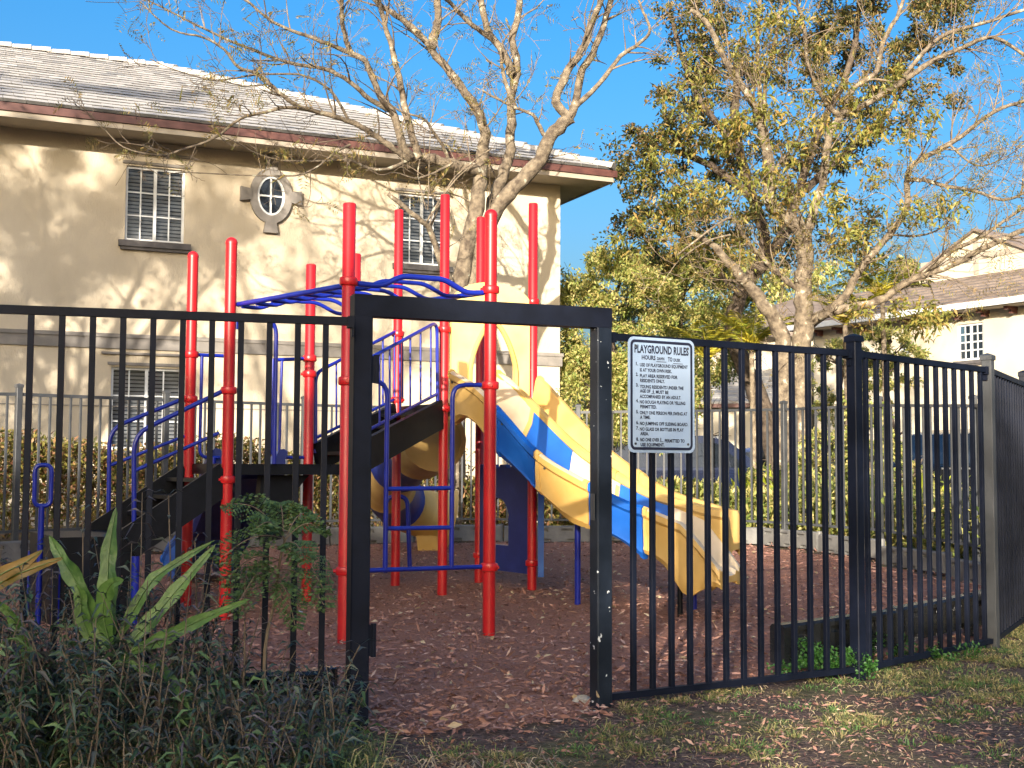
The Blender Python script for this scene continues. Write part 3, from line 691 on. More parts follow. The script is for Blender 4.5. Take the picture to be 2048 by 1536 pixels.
open_slide('double_slide_lane', far_, .185, lambda t: .27 + .08 * max(0, 1 - t / .12) if t < .93 else .27 - 1.2 * (t - .93), [(0, .5, YEL, YEL), (.5, 1, YEL, YEL)], lambda t: .10 + .05 * math.cos(t * 18), 'far lane of the slide, all yellow', wl=.95, wr=1.05)
for (x, y, h, m_, r_) in ((.56, 10.60, .78, BLUE, .026), (1.34, 10.0, .42, DECKM, .022), (1.5, 10.35, .52, BLUE, .026)):
    sp = MB(); sp.rev((x, y, -.15), [(r_, 0), (r_, h + .15)], 12); part('slide_support', sp, m_, ps, 40)
# ---- tube slide off the back of the upper deck
tpth = [Vector(p) for p in ((-.78, 12.62, 1.46), (-.94, 13.1, 1.38), (-1.10, 13.7, 1.32), (-1.36, 14.45, 1.14), (-1.48, 15.1, .93), (-1.42, 15.7, .74), (-1.16, 16.1, .58), (-.78, 16.2, .50))]
ts = hub('tube_slide', ps); ts['label'] = 'blue and yellow tube slide behind the deck'
def tring(t, r):
    p = cat(tpth, t); d = (cat(tpth, min(1, t + .01)) - cat(tpth, max(0, t - .01))).normalized(); s = d.cross(Vector((0, 0, 1))).normalized(); u = s.cross(d)
    return [p + (s * math.cos(a) + u * math.sin(a)) * r for a in [2 * math.pi * i / 24 for i in range(24)]]
for t0, t1, m_ in ((0, .16, YEL), (.16, .38, NAVY), (.38, .57, YEL), (.57, .74, NAVY), (.74, 1, YEL)):
    b = MB(); n = 8; rings = []
    for i in range(n + 1):
        t = t0 + (t1 - t0) * i / n; e = .025 if i in (0, n) else 0; rings.append(tring(t, .31 + e + (.05 * max(0, (t - .93) / .07))))
    rings += [tring(t1 - (t1 - t0) * i / n, .285) for i in range(n + 1)]
    b.loft(rings, True, False); b.loft([rings[-1], rings[0]], True, False)
    if t0 == 0: b.poly(tring(.012, .29))
    part('section', b, m_, ts, 40)
b = MB(); c = tpth[-2]; b.loft([[(c.x + x * s + .1, c.y + y * s, z) for x, y in ((-.16, -.14), (.2, -.14), (.2, .14), (-.16, .14))] for s, z in ((.75, .05), (1, .4))]); part('slide_foot', b, YEL, ts)
b = MB(); hq = D(790, 1140, 13.4); b.tube(arc([hq + Vector((-.1, 0, -.2)), Vector((hq.x - .1, hq.y, .86)), Vector((hq.x + .12, hq.y + .05, .86)), Vector((hq.x + .16, hq.y + .05, -.05))], .1, 5), .024, 10); part('slide_support', b, BLUE, ts, 40)

# ---- blue slide off the back of the lower deck
ig = (P3('I', 0) + P3('G', 0)) / 2; bd = Vector((-.42, .907, 0))
bp = [ig + bd * s + Vector((0, 0, z)) for s, z in ((.0, 1.12), (.3, 1.06), (.8, .80), (1.3, .52), (1.8, .30), (2.2, .22), (2.5, .20))]
open_slide('single_slide', bp, .24, lambda t: .2 if t < .8 else max(.06, .2 - .7 * (t - .8)), [(0, .5, NAVY, BLUEP), (.5, 1, BLUEP, BLUEP)], lambda t: .12 + .1 * math.exp(-((t - .75) / .1) ** 2), 'blue slide leaving the back of the low deck')
# ---- black moulded brace under the lower deck
b = MB(); fr_ = [lerp2('J', 'H', t, 0) for t in (.25, .62)]; bk_ = Vector((-.06, .12, 0))
out = [(0, DL - .09), (.40, DL - .09), (.37, DL - .12), (.30, DL - .2), (.24, DL - .32), (.2, DL - .46), (.17, DL - .6), (.02, DL - .62), (-.02, DL - .3)]
u = (P3('H', 0) - P3('J', 0)).normalized(); o_ = lerp2('J', 'H', .30, 0) + bk_
b.loft([[o_ + u * x + Vector((0, 0, z)) + Vector((-.5, .86, 0)) * e for x, z in out] for e in (0, .1)]); part('moulded_brace', b, DECKM, ps)

# ---- pale yellow archway panel between D and F
def arch_panel(k1, k2, name, m_, z0, t0, t1, ztop, opening, thick, off=0.0, n=36):
    A, B = P3(k1, 0), P3(k2, 0); u = (B - A).normalized(); nn = Vector((u.y, -u.x, 0)); ln = (B - A).length; b = MB()
    for i in range(n):
        ta, tb = t0 + (t1 - t0) * i / n, t0 + (t1 - t0) * (i + 1) / n
        segs = []
        oa, ob = opening(ta), opening(tb)
        if oa is None or ob is None: segs.append(((z0, z0), (ztop(ta), ztop(tb))))
        else:
            if oa[0] > z0 + 1e-4: segs.append(((z0, z0), (oa[0], ob[0])))
            segs.append(((oa[1], ob[1]), (ztop(ta), ztop(tb))))
        for (l0, l1), (h0, h1) in segs:
            pa, pb = A + u * ln * ta + nn * off, A + u * ln * tb + nn * off; e = nn * thick
            b.hexa([pa + Vector((0, 0, l0)), pb + Vector((0, 0, l1)), pb - e + Vector((0, 0, l1)), pa - e + Vector((0, 0, l0)), pa + Vector((0, 0, h0)), pb + Vector((0, 0, h1)), pb - e + Vector((0, 0, h1)), pa - e + Vector((0, 0, h0))])
    return part(name, b, m_, ps)
ztop = lambda t: 2.72 + .20 * max(0, 1 - (abs(t - .52) / .45) ** 2.2) ** .6
def op(t):
    x = abs(t - .53) / .26
    return None if x >= 1 else (DU - .02, DU + .30 + .48 * (1 - x ** 1.5) ** .7)
arch_panel('D', 'F', 'archway_panel', YELL, DU - .02, .07, .95, ztop, op, .05, .03)
A_, B_ = P3('D', 0), P3('F', 0); u = (B_ - A_).normalized(); nn = Vector((u.y, -u.x, 0)); ln = (B_ - A_).length
b = MB(); rim = [A_ + u * ln * t + nn * .045 + Vector((0, 0, op(t)[1])) for t in np.linspace(.53 - .259, .53 + .259, 30)]; b.tube([rim[0] - Vector((0, 0, .26))] + rim + [rim[-1] - Vector((0, 0, .26))], .022, 8); part('archway_rim', b, YEL, ps, 40)
# back panel on C-E, so the deck is closed
b = MB()
# ---- navy fort panel below the upper deck on E-F
zt2 = lambda t: 1.17 + (.035 if int(t * 9) % 2 == 0 else 0)
def op2(t):
    x = abs(t - .40) / .22
    return None if x >= 1 else (.42, .66 + .22 * math.sqrt(max(0, 1 - x * x)))
arch_panel('E', 'F', 'fort_panel', NAVY, .17, .06, .96, zt2, op2, .06, .03, 44)
q = P3('F', 0); u = (P3('F', 0) - P3('E', 0)).normalized()
b = MB(); rr_ = q + Vector((.055, -.01, 0)); b.box(.0, .055, -.09, .14, .15, 1.02, Matrix.Translation(rr_)); part('fort_panel_return', b, BLUEP, ps)
b = MB()
for z in (.26, .34): b.beam(P3('E', z).lerp(q + Vector((0, 0, z)), .12) + Vector((.03, -.03, 0)), P3('E', z).lerp(q + Vector((0, 0, z)), .9) + Vector((.03, -.03, 0)), .02, .02)
part('panel_ridge', b, NAVY, ps)

# ================================================================ BUILDINGS
class Frame:
    """a wall's own axes: s along the wall, t behind it, z up"""
    def __init__(f, o, u): f.o = Vector((o[0], o[1], 0)); f.u = Vector((u[0], u[1], 0)).normalized(); f.n = Vector((f.u.y, -f.u.x, 0))
    def __call__(f, s, t, z): return f.o + f.u * s - f.n * t + Vector((0, 0, z))
    def px(f, x, y):
        p = VP((f.o.x, f.o.y), (f.o.x + f.u.x, f.o.y + f.u.y), x, y); return (p - f.o).dot(f.u), p.z
    def box(f, b, s0, s1, t0, t1, z0, z1):
        return b.hexa([f(s0, t0, z0), f(s1, t0, z0), f(s1, t1, z0), f(s0, t1, z0), f(s0, t0, z1), f(s1, t0, z1), f(s1, t1, z1), f(s0, t1, z1)])
def window(F, par, s0, s1, z0, z1, cols, rows, name='window', sill=True, head=True, blind=True, depth=.10, fw=.04, mw=.011):
    w = hub(name, par); b = MB(); mid = (s0 + s1) / 2
    for a in ((s0, s0 + fw, z0, z1), (s1 - fw, s1, z0, z1), (s0 + fw, s1 - fw, z0, z0 + fw), (s0 + fw, s1 - fw, z1 - fw, z1), (mid - fw * .6, mid + fw * .6, z0 + fw, z1 - fw)): F.box(b, a[0], a[1], depth - .05, depth, a[2], a[3])
    part('frame', b, WHITE, w)
    for k, (a, c) in enumerate(((s0 + fw, mid - fw * .6), (mid + fw * .6, s1 - fw))):
        for i in range(cols):
            for j in range(rows):
                x0, x1 = a + (c - a) * i / cols, a + (c - a) * (i + 1) / cols; y0, y1 = z0 + fw + (z1 - z0 - 2 * fw) * j / rows, z0 + fw + (z1 - z0 - 2 * fw) * (j + 1) / rows
                e = random.uniform(-.004, .004); b = MB(); b.quad(F(x0, depth - .02 + e, y0), F(x1, depth - .02 - e, y0), F(x1, depth - .02 - e, y1), F(x0, depth - .02 + e, y1)); part('pane', b, GLASS, w)
        for i in range(1, cols):
            x = a + (c - a) * i / cols; b = MB(); F.box(b, x - mw, x + mw, depth - .034, depth - .024, z0 + fw, z1 - fw); part('glazing_bar', b, WHITE, w)
        for j in range(1, rows):
            y = z0 + fw + (z1 - z0 - 2 * fw) * j / rows; b = MB(); F.box(b, a, c, depth - .032, depth - .0235, y - mw, y + mw); part('glazing_bar', b, WHITE, w)
    if blind:
        b = MB(); n = max(6, int((z1 - z0) / .06))
        for i in range(n):
            y = z0 + (z1 - z0) * (i + .5) / n; b.quad(F(s0, depth + .03, y - .026), F(s1, depth + .03, y - .026), F(s1, depth + .062, y + .02), F(s0, depth + .062, y + .02))
        part('blind', b, BLIND, w)
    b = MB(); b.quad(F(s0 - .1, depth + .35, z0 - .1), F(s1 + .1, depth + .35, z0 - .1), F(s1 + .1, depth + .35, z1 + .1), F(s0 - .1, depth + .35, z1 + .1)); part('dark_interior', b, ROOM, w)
    if sill: b = MB(); F.box(b, s0 - .1, s1 + .1, -.09, depth - .05, z0 - .11, z0 - .012); F.box(b, s0 - .07, s1 + .07, -.06, 0, z0 - .16, z0 - .11); part('sill', b, SILLM, w)
    if head: b = MB(); F.box(b, s0 - .06, s1 + .06, -.03, -.001, z1 + .03, z1 + .075); F.box(b, s0 - .16, s1 + .12, -.05, -.001, z1 + .20, z1 + .235); part('head_trim', b, BAND, w)
    return w

# ---------------------------------------------------------------- the cream house behind the playground
HZ = 23.1; hc = D(1120, 600, HZ); hw = D(0, 660, 19.2)
HF = Frame((hc.x, hc.y), (hc.x - hw.x, hc.y - hw.y))            # s = 0 at the right-hand corner, negative to the left
ho = root('house', 'cream stucco two-storey house with grey tiled roof behind the playground', 'house', (hc.x, hc.y, .13))
wins = []
for (xa, ya), (xb, yb) in (((253, 327), (368, 488)), ((797, 383), (893, 533)), ((223, 727), (361, 900))):
    (s0, z1), (s1, z0) = HF.px(xa, ya), HF.px(xb, yb); zt1 = HF.px(xb, ya)[1]; wins.append([s0, s1, z0, (z1 + HF.px(xb, ya + (17 if xa < 700 else 12))[1]) / 2])
S_L, EAVE = -19.0, 6.42; Gz = -.2
b = MB(); cells(b, S_L, 0, Gz, EAVE, [tuple(w) for w in wins], .16, lambda s, z, d: HF(s, d, z))
b.quad(HF(0, 0, Gz), HF(0, 12.8, Gz), HF(0, 12.8, EAVE), HF(0, 0, EAVE)); b.quad(HF(S_L, 0, Gz), HF(S_L, 0, EAVE), HF(S_L, 12.8, EAVE), HF(S_L, 12.8, Gz)); b.quad(HF(S_L, 12.8, Gz), HF(S_L, 12.8, EAVE), HF(0, 12.8, EAVE), HF(0, 12.8, Gz))
part('wall', b, STUCCO, ho)
for w in wins: window(HF, ho, *w, 2, 3)
zb0 = HF.px(600, 712)[1]; zb1 = HF.px(600, 684)[1]
b = MB(); HF.box(b, S_L, .035, -.035, -.001, zb0, zb1); HF.box(b, S_L, .055, -.055, -.0355, zb1 - .06, zb1); part('storey_band', b, BAND, ho)
b = MB(); HF.box(b, S_L, .02, -.012, -.001, 2.1, 2.115); part('stucco_joint', b, BAND, ho)
# oval window with four keystones
os_, oz = HF.px(541, 393); ow = hub('oval_window', ho)
def oval(rx, rz, n=40): return [(os_ + rx * math.cos(2 * math.pi * i / n), oz + rz * math.sin(2 * math.pi * i / n)) for i in range(n)]
def oring(b, r0, r1, t0, t1):
    a, c = oval(*r0), oval(*r1); n = len(a)
    for i in range(n):
        j = (i + 1) % n; b.hexa([HF(a[i][0], t0, a[i][1]), HF(a[j][0], t0, a[j][1]), HF(c[j][0], t0, c[j][1]), HF(c[i][0], t0, c[i][1]), HF(a[i][0], t1, a[i][1]), HF(a[j][0], t1, a[j][1]), HF(c[j][0], t1, c[j][1]), HF(c[i][0], t1, c[i][1])])
b = MB(); oring(b, (.36, .47), (.235, .335), -.07, -.001); part('surround', b, BAND, ow)
b = MB(); oring(b, (.234, .334), (.20, .30), -.055, -.003); part('frame', b, WHITE, ow)
b = MB(); b.poly([HF(x, -.012, z) for x, z in oval(.205, .305)]); part('pane', b, GLASSD, ow)
b = MB(); HF.box(b, os_ - .014, os_ + .014, -.04, -.014, oz - .3, oz + .3); HF.box(b, os_ - .2, os_ + .2, -.038, -.0145, oz - .014, oz + .014); part('glazing_bar', b, WHITE, ow)
for dx, dz in ((0, 1), (0, -1), (1, 0), (-1, 0)):
    b = MB(); r = .44 if dz else .33; w0, w1 = .09, .12; e = .19
    if dz: q = [(os_ - w0, oz + dz * r), (os_ + w0, oz + dz * r), (os_ + w1, oz + dz * (r + e)), (os_ - w1, oz + dz * (r + e))]
    else: q = [(os_ + dx * r, oz - w0), (os_ + dx * r, oz + w0), (os_ + dx * (r + e), oz + w1), (os_ + dx * (r + e), oz - w1)]
    b.hexa([HF(x, -.085, z) for x, z in q] + [HF(x, -.001, z) for x, z in q]); part('keystone', b, BAND, ow)
# eave: soffit, fascia, gutter edge; hip roof with separate tiles
OV = .72; RD = 6.4; RZ0 = 6.62; PT = .425
zr = lambda t: RZ0 + (t + OV) * PT
b = MB()
b.poly([HF(S_L - OV, -OV, EAVE), HF(OV, -OV, EAVE), HF(OV, 12.8 + OV, EAVE), HF(S_L - OV, 12.8 + OV, EAVE)]); part('soffit', b, SOFFIT, ho)
b = MB(); HF.box(b, S_L - OV, OV, -OV - .03, -OV, EAVE - .02, EAVE + .10); HF.box(b, OV, OV + .03, -OV, 12.8 + OV, EAVE - .02, EAVE + .10); part('fascia', b, SOFFIT, ho)
b = MB(); HF.box(b, S_L - OV, OV + .04, -OV - .065, -OV - .0305, EAVE + .07, EAVE + .19); HF.box(b, OV + .0305, OV + .065, -OV - .065, 12.8 + OV, EAVE + .07, EAVE + .19); part('drip_fascia', b, BROWN, ho)
rf = hub('roof', ho); b = MB(); T2 = 2 * RD
e0, e1 = HF(S_L - OV, -OV, RZ0), HF(OV, -OV, RZ0); f0, f1 = HF(S_L - OV, T2 + OV, RZ0), HF(OV, T2 + OV, RZ0); r0, r1 = HF(S_L - OV, RD, zr(RD)), HF(OV - (RD + OV), RD, zr(RD))
b.poly([e0, e1, r1, r0]); b.poly([e1, f1, r1]); b.poly([f1, f0, r0, r1]); b.poly([e0, r0, f0]); b.poly([e0, f0, f1, e1]); part('roof_deck', b, TILE, rf)
tb = MB(); tw, tl_, th = .325, .44, .05; nrm = Vector((0, -PT, 1)).normalized()
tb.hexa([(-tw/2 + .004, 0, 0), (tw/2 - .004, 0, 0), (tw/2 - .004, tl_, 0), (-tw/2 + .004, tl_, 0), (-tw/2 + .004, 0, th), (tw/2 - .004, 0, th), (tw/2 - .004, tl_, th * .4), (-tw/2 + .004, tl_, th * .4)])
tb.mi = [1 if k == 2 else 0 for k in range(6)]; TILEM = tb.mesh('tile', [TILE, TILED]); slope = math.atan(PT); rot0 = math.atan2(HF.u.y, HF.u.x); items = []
ex_ = .36; nrow = int((RD + OV) / math.cos(slope) / ex_)
for r in range(nrow):
    d = r * ex_; t = -OV + d * math.cos(slope); smax = OV - (t + OV) - .1; s = OV - .18 - (tw / 2 if r % 2 else 0)
    while s > -11.6:
        if s < smax: items.append((r, s, t))
        s -= tw
items.sort(key=lambda q: -(q[1]) * .0 + q[0] * 1.0 - (q[1] + 11) * .02)
rest = MB()
for k, (r, s, t) in enumerate(items):
    p = HF(s, t - .03, zr(t) + .012); M = Matrix.Translation(p) @ Matrix.Rotation(rot0, 4, 'Z') @ Matrix.Rotation(slope + .02 + random.uniform(-.01, .02), 4, 'X') @ Matrix.Rotation(random.uniform(-.012, .012), 4, 'Y')
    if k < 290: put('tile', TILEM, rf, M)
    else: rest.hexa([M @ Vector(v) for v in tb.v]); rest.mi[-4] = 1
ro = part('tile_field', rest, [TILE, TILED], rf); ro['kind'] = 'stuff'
cb = MB(); cb.loft([[(x * sc, -.02, z * sc) for x, z in ((-.14, -.02), (-.10, .07), (0, .105), (.10, .07), (.14, -.02))] for sc in (1.08,)] + [[(x * sc, .42, z * sc - .02) for x, z in ((-.14, -.02), (-.10, .07), (0, .105), (.10, .07), (.14, -.02))] for sc in (.9,)]); CAPM = cb.mesh('ridge_cap', TILE, 30)
def caps(a, c):
    d = c - a; n = int(d.length / .36); q = d.to_track_quat('Y', 'Z').to_matrix().to_4x4()
    for i in range(n): put('ridge_cap', CAPM, rf, Matrix.Translation(a + d * (i / n) + Vector((0, 0, .02 + random.uniform(0, .012)))) @ q)
caps(e1 + Vector((0, 0, .03)), r1 + Vector((0, 0, .03))); caps(r1 + Vector((0, 0, .03)), HF(-13.2, RD, zr(RD) + .03))

# ---------------------------------------------------------------- the pale house on the right, farther off
rp = D(1940, 700, 37.0); RF = Frame((rp.x, rp.y), (.52, -.854))
rh = root('house', 'pale cream house with brown tiled roof and gable at the right edge', 'house', (rp.x, rp.y, .13))
(s0, z1), (s1, z0) = RF.px(1914, 650), RF.px(1967, 718); ev = RF.px(1930, 626)[1]
lo_w = (RF.px(1797, 690)[0], RF.px(1818, 690)[0], RF.px(1805, 712)[1], RF.px(1805, 674)[1])
b = MB(); cells(b, -6.4, 9, -.2, ev, [(s0, s1, z0, z1), lo_w], .16, lambda s, z, d: RF(s, d, z)); b.quad(RF(-6.4, 0, -.2), RF(-6.4, 0, ev), RF(-6.4, 9, ev), RF(-6.4, 9, -.2)); b.quad(RF(9, 0, -.2), RF(9, 9, -.2), RF(9, 9, ev), RF(9, 0, ev)); part('wall', b, STUCCO2, rh)
window(RF, rh, s0, s1, z0, z1, 2, 4, head=False, blind=False, fw=.06, mw=.02); window(RF, rh, *lo_w, 2, 3, head=False, blind=False, fw=.05, sill=False)
b = MB(); RF.box(b, -6.9, 9.4, -.62, 0, ev, ev + .05); part('soffit', b, SOFFIT, rh)
b = MB(); RF.box(b, -6.9, 9.4, -.74, -.625, ev + .02, ev + .2); part('gutter', b, WHITE, rh)
for i in range(14):
    s = -6 + i * .95; b = MB(); RF.box(b, s - .07, s + .07, -.45, -.002, ev - .10, ev - .004); RF.box(b, s - .055, s + .055, -.25, -.002, ev - .2, ev - .1); part('corbel', b, BROWN, rh)
r2 = hub('roof', rh); pt2 = .42
for i in range(9):
    t0, t1 = -.66 + i * .36, -.66 + (i + 1) * .36 + .05; b = MB(); za, zc = ev + .2 + i * .36 * pt2, ev + .2 + ((i + 1) * .36 + .05) * pt2
    b.hexa([RF(-6.9, t0, za), RF(9.4, t0, za), RF(9.4, t1, zc - .02), RF(-6.9, t1, zc - .02), RF(-6.9, t0, za + .05), RF(9.4, t0, za + .05), RF(9.4, t1, zc + .0), RF(-6.9, t1, zc + .0)]); part('tile_course', b, TILE2, r2)
tg = 2.45; zg0 = ev + .2 + 3.1 * pt2 - .15; gp = RF.px(1945, 470); sg0 = RF.px(1835, 560)[0]
FG = Frame(RF(0, tg, 0), RF.u); ps_, pz_ = FG.px(1952, 462); lS, lZ = FG.px(1838, 548); hwid = ps_ - lS; rS = ps_ + hwid
b = MB(); b.poly([FG(lS, 0, zg0 - 1), FG(rS, 0, zg0 - 1), FG(rS, 0, lZ), FG(ps_, 0, pz_), FG(lS, 0, lZ)]); part('gable', b, STUCCO2, rh)
b = MB(); FG.box(b, ps_ - .09, ps_ + .09, -.03, -.001, lZ - .3, pz_ - .3); FG.box(b, lS + .1, rS - .1, -.028, -.0012, (lZ + pz_) / 2 - .38, (lZ + pz_) / 2 - .20); part('gable_trim', b, SOFFIT, rh)
for a, c in (((lS - .5, lZ - .25), (ps_, pz_)), ((ps_, pz_), (rS + .5, lZ - .25))):
    b = MB(); q = [FG(a[0], -.12, a[1]), FG(c[0], -.12, c[1]), FG(c[0], 8, c[1]), FG(a[0], 8, a[1])]; b.hexa(q + [p + Vector((0, 0, .08)) for p in q]); part('gable_roof', b, TILE2, r2)

# ---------------------------------------------------------------- pale house with a garage behind the right-hand tree
gp = D(1560, 800, 47.0); GF = Frame((gp.x, gp.y), (.93, -.37))
gh = root('house', 'pale house with grey garage roof, half hidden behind the right-hand tree trunks', 'house', (gp.x, gp.y, .13))
zs = lambda y: GF.px(1480, y)[1]; sx = lambda x: GF.px(x, 800)[0]
b = MB(); cells(b, sx(1395), sx(1700) + 3, -.2, zs(668), [(sx(1452), sx(1470), zs(760), zs(715))], .15, lambda s, z, d: GF(s, d, z)); b.quad(GF(sx(1395), 0, -.2), GF(sx(1395), 0, zs(668)), GF(sx(1395), 8, zs(668)), GF(sx(1395), 8, -.2)); part('wall', b, STUCCO2, gh)
window(GF, gh, sx(1452), sx(1470), zs(760), zs(715), 1, 2, head=False, blind=False, sill=True, fw=.05)
b = MB(); b.poly([GF(sx(1395) - .6, -.6, zs(668)), GF(sx(1700) + 3.6, -.6, zs(668)), GF(sx(1700) + 1, 4, zs(668) + 1.9), GF(sx(1395) + 3.5, 4, zs(668) + 1.9)]); b.poly([GF(sx(1395) - .6, -.6, zs(668)), GF(sx(1395) + 3.5, 4, zs(668) + 1.9), GF(sx(1395) - .6, 8, zs(668))]); GF.box(b, sx(1395) - .6, sx(1700) + 3.6, -.62, -.58, zs(668) - .2, zs(668) - .01); part('roof', b, TILE2, gh)
gr = hub('garage', gh); b = MB(); FGz = 3.2; zg1, zg2 = zs(815), zs(742)
for i in range(8):
    f0_, f1_ = i / 8, (i + 1) / 8 + .03; b.hexa([GF(sx(1372), -FGz + FGz * f0_, zg1 + (zg2 - zg1) * f0_), GF(sx(1640), -FGz + FGz * f0_, zg1 + (zg2 - zg1) * f0_), GF(sx(1640), -FGz + FGz * f1_, zg1 + (zg2 - zg1) * f1_ - .03), GF(sx(1372), -FGz + FGz * f1_, zg1 + (zg2 - zg1) * f1_ - .03), GF(sx(1372), -FGz + FGz * f0_, zg1 + .07 + (zg2 - zg1) * f0_), GF(sx(1640), -FGz + FGz * f0_, zg1 + .07 + (zg2 - zg1) * f0_), GF(sx(1640), -FGz + FGz * f1_, zg1 + .04 + (zg2 - zg1) * f1_), GF(sx(1372), -FGz + FGz * f1_, zg1 + .04 + (zg2 - zg1) * f1_)])
part('garage_roof', b, TILEG, gr)
b = MB(); GF.box(b, sx(1380), sx(1630), -FGz + .35, 0, -.2, zg1 - .06); part('garage_wall', b, STUCCO2, gr)
b = MB(); GF.box(b, sx(1365), sx(1645), -FGz - .03, -FGz + .05, zg1 - .14, zg1 - .005); part('garage_fascia', b, BROWN, gr)
for k in range(4):
    z0 = .1 + k * .55; b = MB(); GF.box(b, sx(1400), sx(1470), -FGz + .29, -FGz + .345, z0, z0 + .53); part('garage_door_panel', b, WHITE, gr)

# ---------------------------------------------------------------- unseen house added behind the viewer, its roof set to shade the foreground
bh = root('house', 'long three-storey cream house, unseen, added far behind the viewer to shade the playground', 'house', (-20, -24, 0))
b = MB(); b.box(-46, -7.4, -34, -24, -.2, 9.2); part('wall', b, STUCCO, bh)
b = MB(); q = [Vector(p) for p in ((-46.6, -23.4, 9.2), (-6.8, -23.4, 9.2), (-6.8, -34.6, 9.2), (-46.6, -34.6, 9.2))]; ra, rb = Vector((-41, -29, 12.1)), Vector((-8.2, -29, 12.1))
b.poly([q[0], q[1], rb, ra]); b.poly([q[1], q[2], rb]); b.poly([q[2], q[3], ra, rb]); b.poly([q[3], q[0], ra]); b.poly([q[3], q[2], q[1], q[0]]); part('roof', b, TILE, bh)
for i in range(8):
    for z in (.9, 3.9, 6.9):
        b = MB(); b.box(-44 + i * 4.6, -42.7 + i * 4.6, -23.999, -23.95, z, z + 1.4); part('window', b, GLASSD, bh)
for z in (3.0, 6.0): b = MB(); b.box(-46, -7.4, -23.999, -23.96, z, z + .2); part('storey_band', b, BAND, bh)

# ================================================================ CARS
TYRE = mat('tyre', (.012, .012, .012), (.02, .02, .02), rough=.85); RIM = mat('alloy', (.4, .41, .42), (.5, .5, .52), rough=.3, metallic=.8)
LAMP = mat('lamp_lens', (.5, .52, .55), (.6, .62, .65), rough=.1); TAIL = mat('tail_lens', (.4, .01, .01), (.5, .02, .02), rough=.2); PLATE = mat('red_plate', (.55, .03, .03), (.6, .05, .04), rough=.4)
def car(name, label, loc, ang, paint, L_=4.7, Wd=1.84, Hh=1.72, suv=True, chrome=False):
    r = root(name, label, 'car', loc); M = Matrix.Translation(Vector(loc)) @ Matrix.Rotation(ang, 4, 'Z'); T = lambda x, y, z: M @ Vector((x, y, z))
    x0, x1 = -L_/2, L_/2; zb = .30; belt = Hh * .60; hood = Hh * .58
    prof = [(x0, zb + .1), (x0 - .02, .75), (x0 + .05, belt - .02), (x1 - 1.25, belt), (x1 - .35, hood - .08), (x1 - .06, hood - .22), (x1, .62), (x1 - .03, zb + .02), (x1 - .5, zb - .04), (x0 + .5, zb - .04)]
    b = MB()
    b.loft([[T(x, y * s, z) for x, z in prof] for y, s in ((-Wd/2 + .05, 1), (-Wd/2, 1), (Wd/2, 1), (Wd/2 - .05, 1))][1:3]); body = part('body', b, paint, r, 30)
    cab = [(x0 + .12, belt - .01), (x0 + .35, Hh - .08), (x0 + .7, Hh), (x1 - 2.2, Hh), (x1 - 1.75, Hh - .1), (x1 - 1.1, belt - .01)]
    b = MB(); n = len(cab); rings = []
    for y, k in ((-Wd/2 + .03, 0), (-Wd/2 + .16, 1), (Wd/2 - .16, 1), (Wd/2 - .03, 0)): rings.append([T(x, (math.copysign(1, y)) * (Wd/2 - .03 - (.16 * (z - belt) / (Hh - belt))), z) for x, z in cab])
    b.loft([rings[0], rings[3]]); part('cabin', b, paint, r, 25)
    sgn = lambda y, z: math.copysign(1, y) * (Wd/2 - .03 - .16 * (z - belt) / (Hh - belt) + .006)
    for y in (-1, 1):
        for a, c, d_, e in ((x0 + .42, x0 + 1.2, x0 + .36, x0 + 1.25), (x0 + 1.32, x1 - 2.72, x0 + 1.34, x1 - 2.72), (x1 - 2.62, x1 - 2.0, x1 - 2.62, x1 - 1.42)):
            z0, z1 = belt + .05, Hh - .14; b = MB(); b.quad(T(d_, sgn(y, z0), z0), T(e, sgn(y, z0), z0), T(c, sgn(y, z1), z1), T(a, sgn(y, z1), z1)); part('side_window', b, GLASSD, r)
        b = MB(); b.box(x0 + .3, x1 - .9, y * (Wd/2) - .01, y * (Wd/2) + .012, belt - .06, belt - .03, M); part('trim_strip', b, RIM if chrome else paint, r)
        for x in (x0 + .85, x1 - .9):
            w = hub('wheel', r); b = MB(); b.tube([T(x, y * (Wd/2 - .2), .34), T(x, y * (Wd/2 + .01), .34)], .34, 20); part('tyre', b, TYRE, w, 40)
            b = MB(); b.tube([T(x, y * (Wd/2 + .005), .34), T(x, y * (Wd/2 + .022), .34)], [.22, .2], 14); part('rim', b, RIM, w, 40)
    b = MB(); z0, z1 = belt + .03, Hh - .13; yy = lambda z: Wd/2 - .2 - .16 * (z - belt) / (Hh - belt); b.quad(T(x1 - 1.13, -yy(z0), z0), T(x1 - 1.13, yy(z0), z0), T(x1 - 1.735, yy(z1), z1), T(x1 - 1.735, -yy(z1), z1)); part('windscreen', b, GLASSD, r)
    for y in (-1, 1):
        b = MB(); b.box(x1 - .12, x1 + .012, y * (Wd/2 - .24) - .2, y * (Wd/2 - .24) + .2, .68, .84, M); part('headlight', b, LAMP, r)
        b = MB(); b.box(x0 - .03, x0 + .06, y * (Wd/2 - .12) - .09, y * (Wd/2 - .12) + .09, .8, 1.05, M); part('tail_light', b, TAIL, r)
    b = MB(); b.box(x1 - .05, x1 + .02, -.5, .5, .56, .80, M); part('grille', b, RIM if chrome else TYRE, r); b = MB(); b.box(x1 - .02, x1 + .05, -Wd/2 + .08, Wd/2 - .08, .34, .52, M); part('bumper', b, paint, r)
    b = MB(); b.box(x1 + .051, x1 + .06, -.16, .16, .37, .49, M); part('number_plate', b, PLATE, r)
    for k in range(4): b = MB(); b.box(x1 + .02, x1 + .028, -.48, .48, .58 + k * .055, .6 + k * .055, M); part('grille_bar', b, RIM, r)
    return r
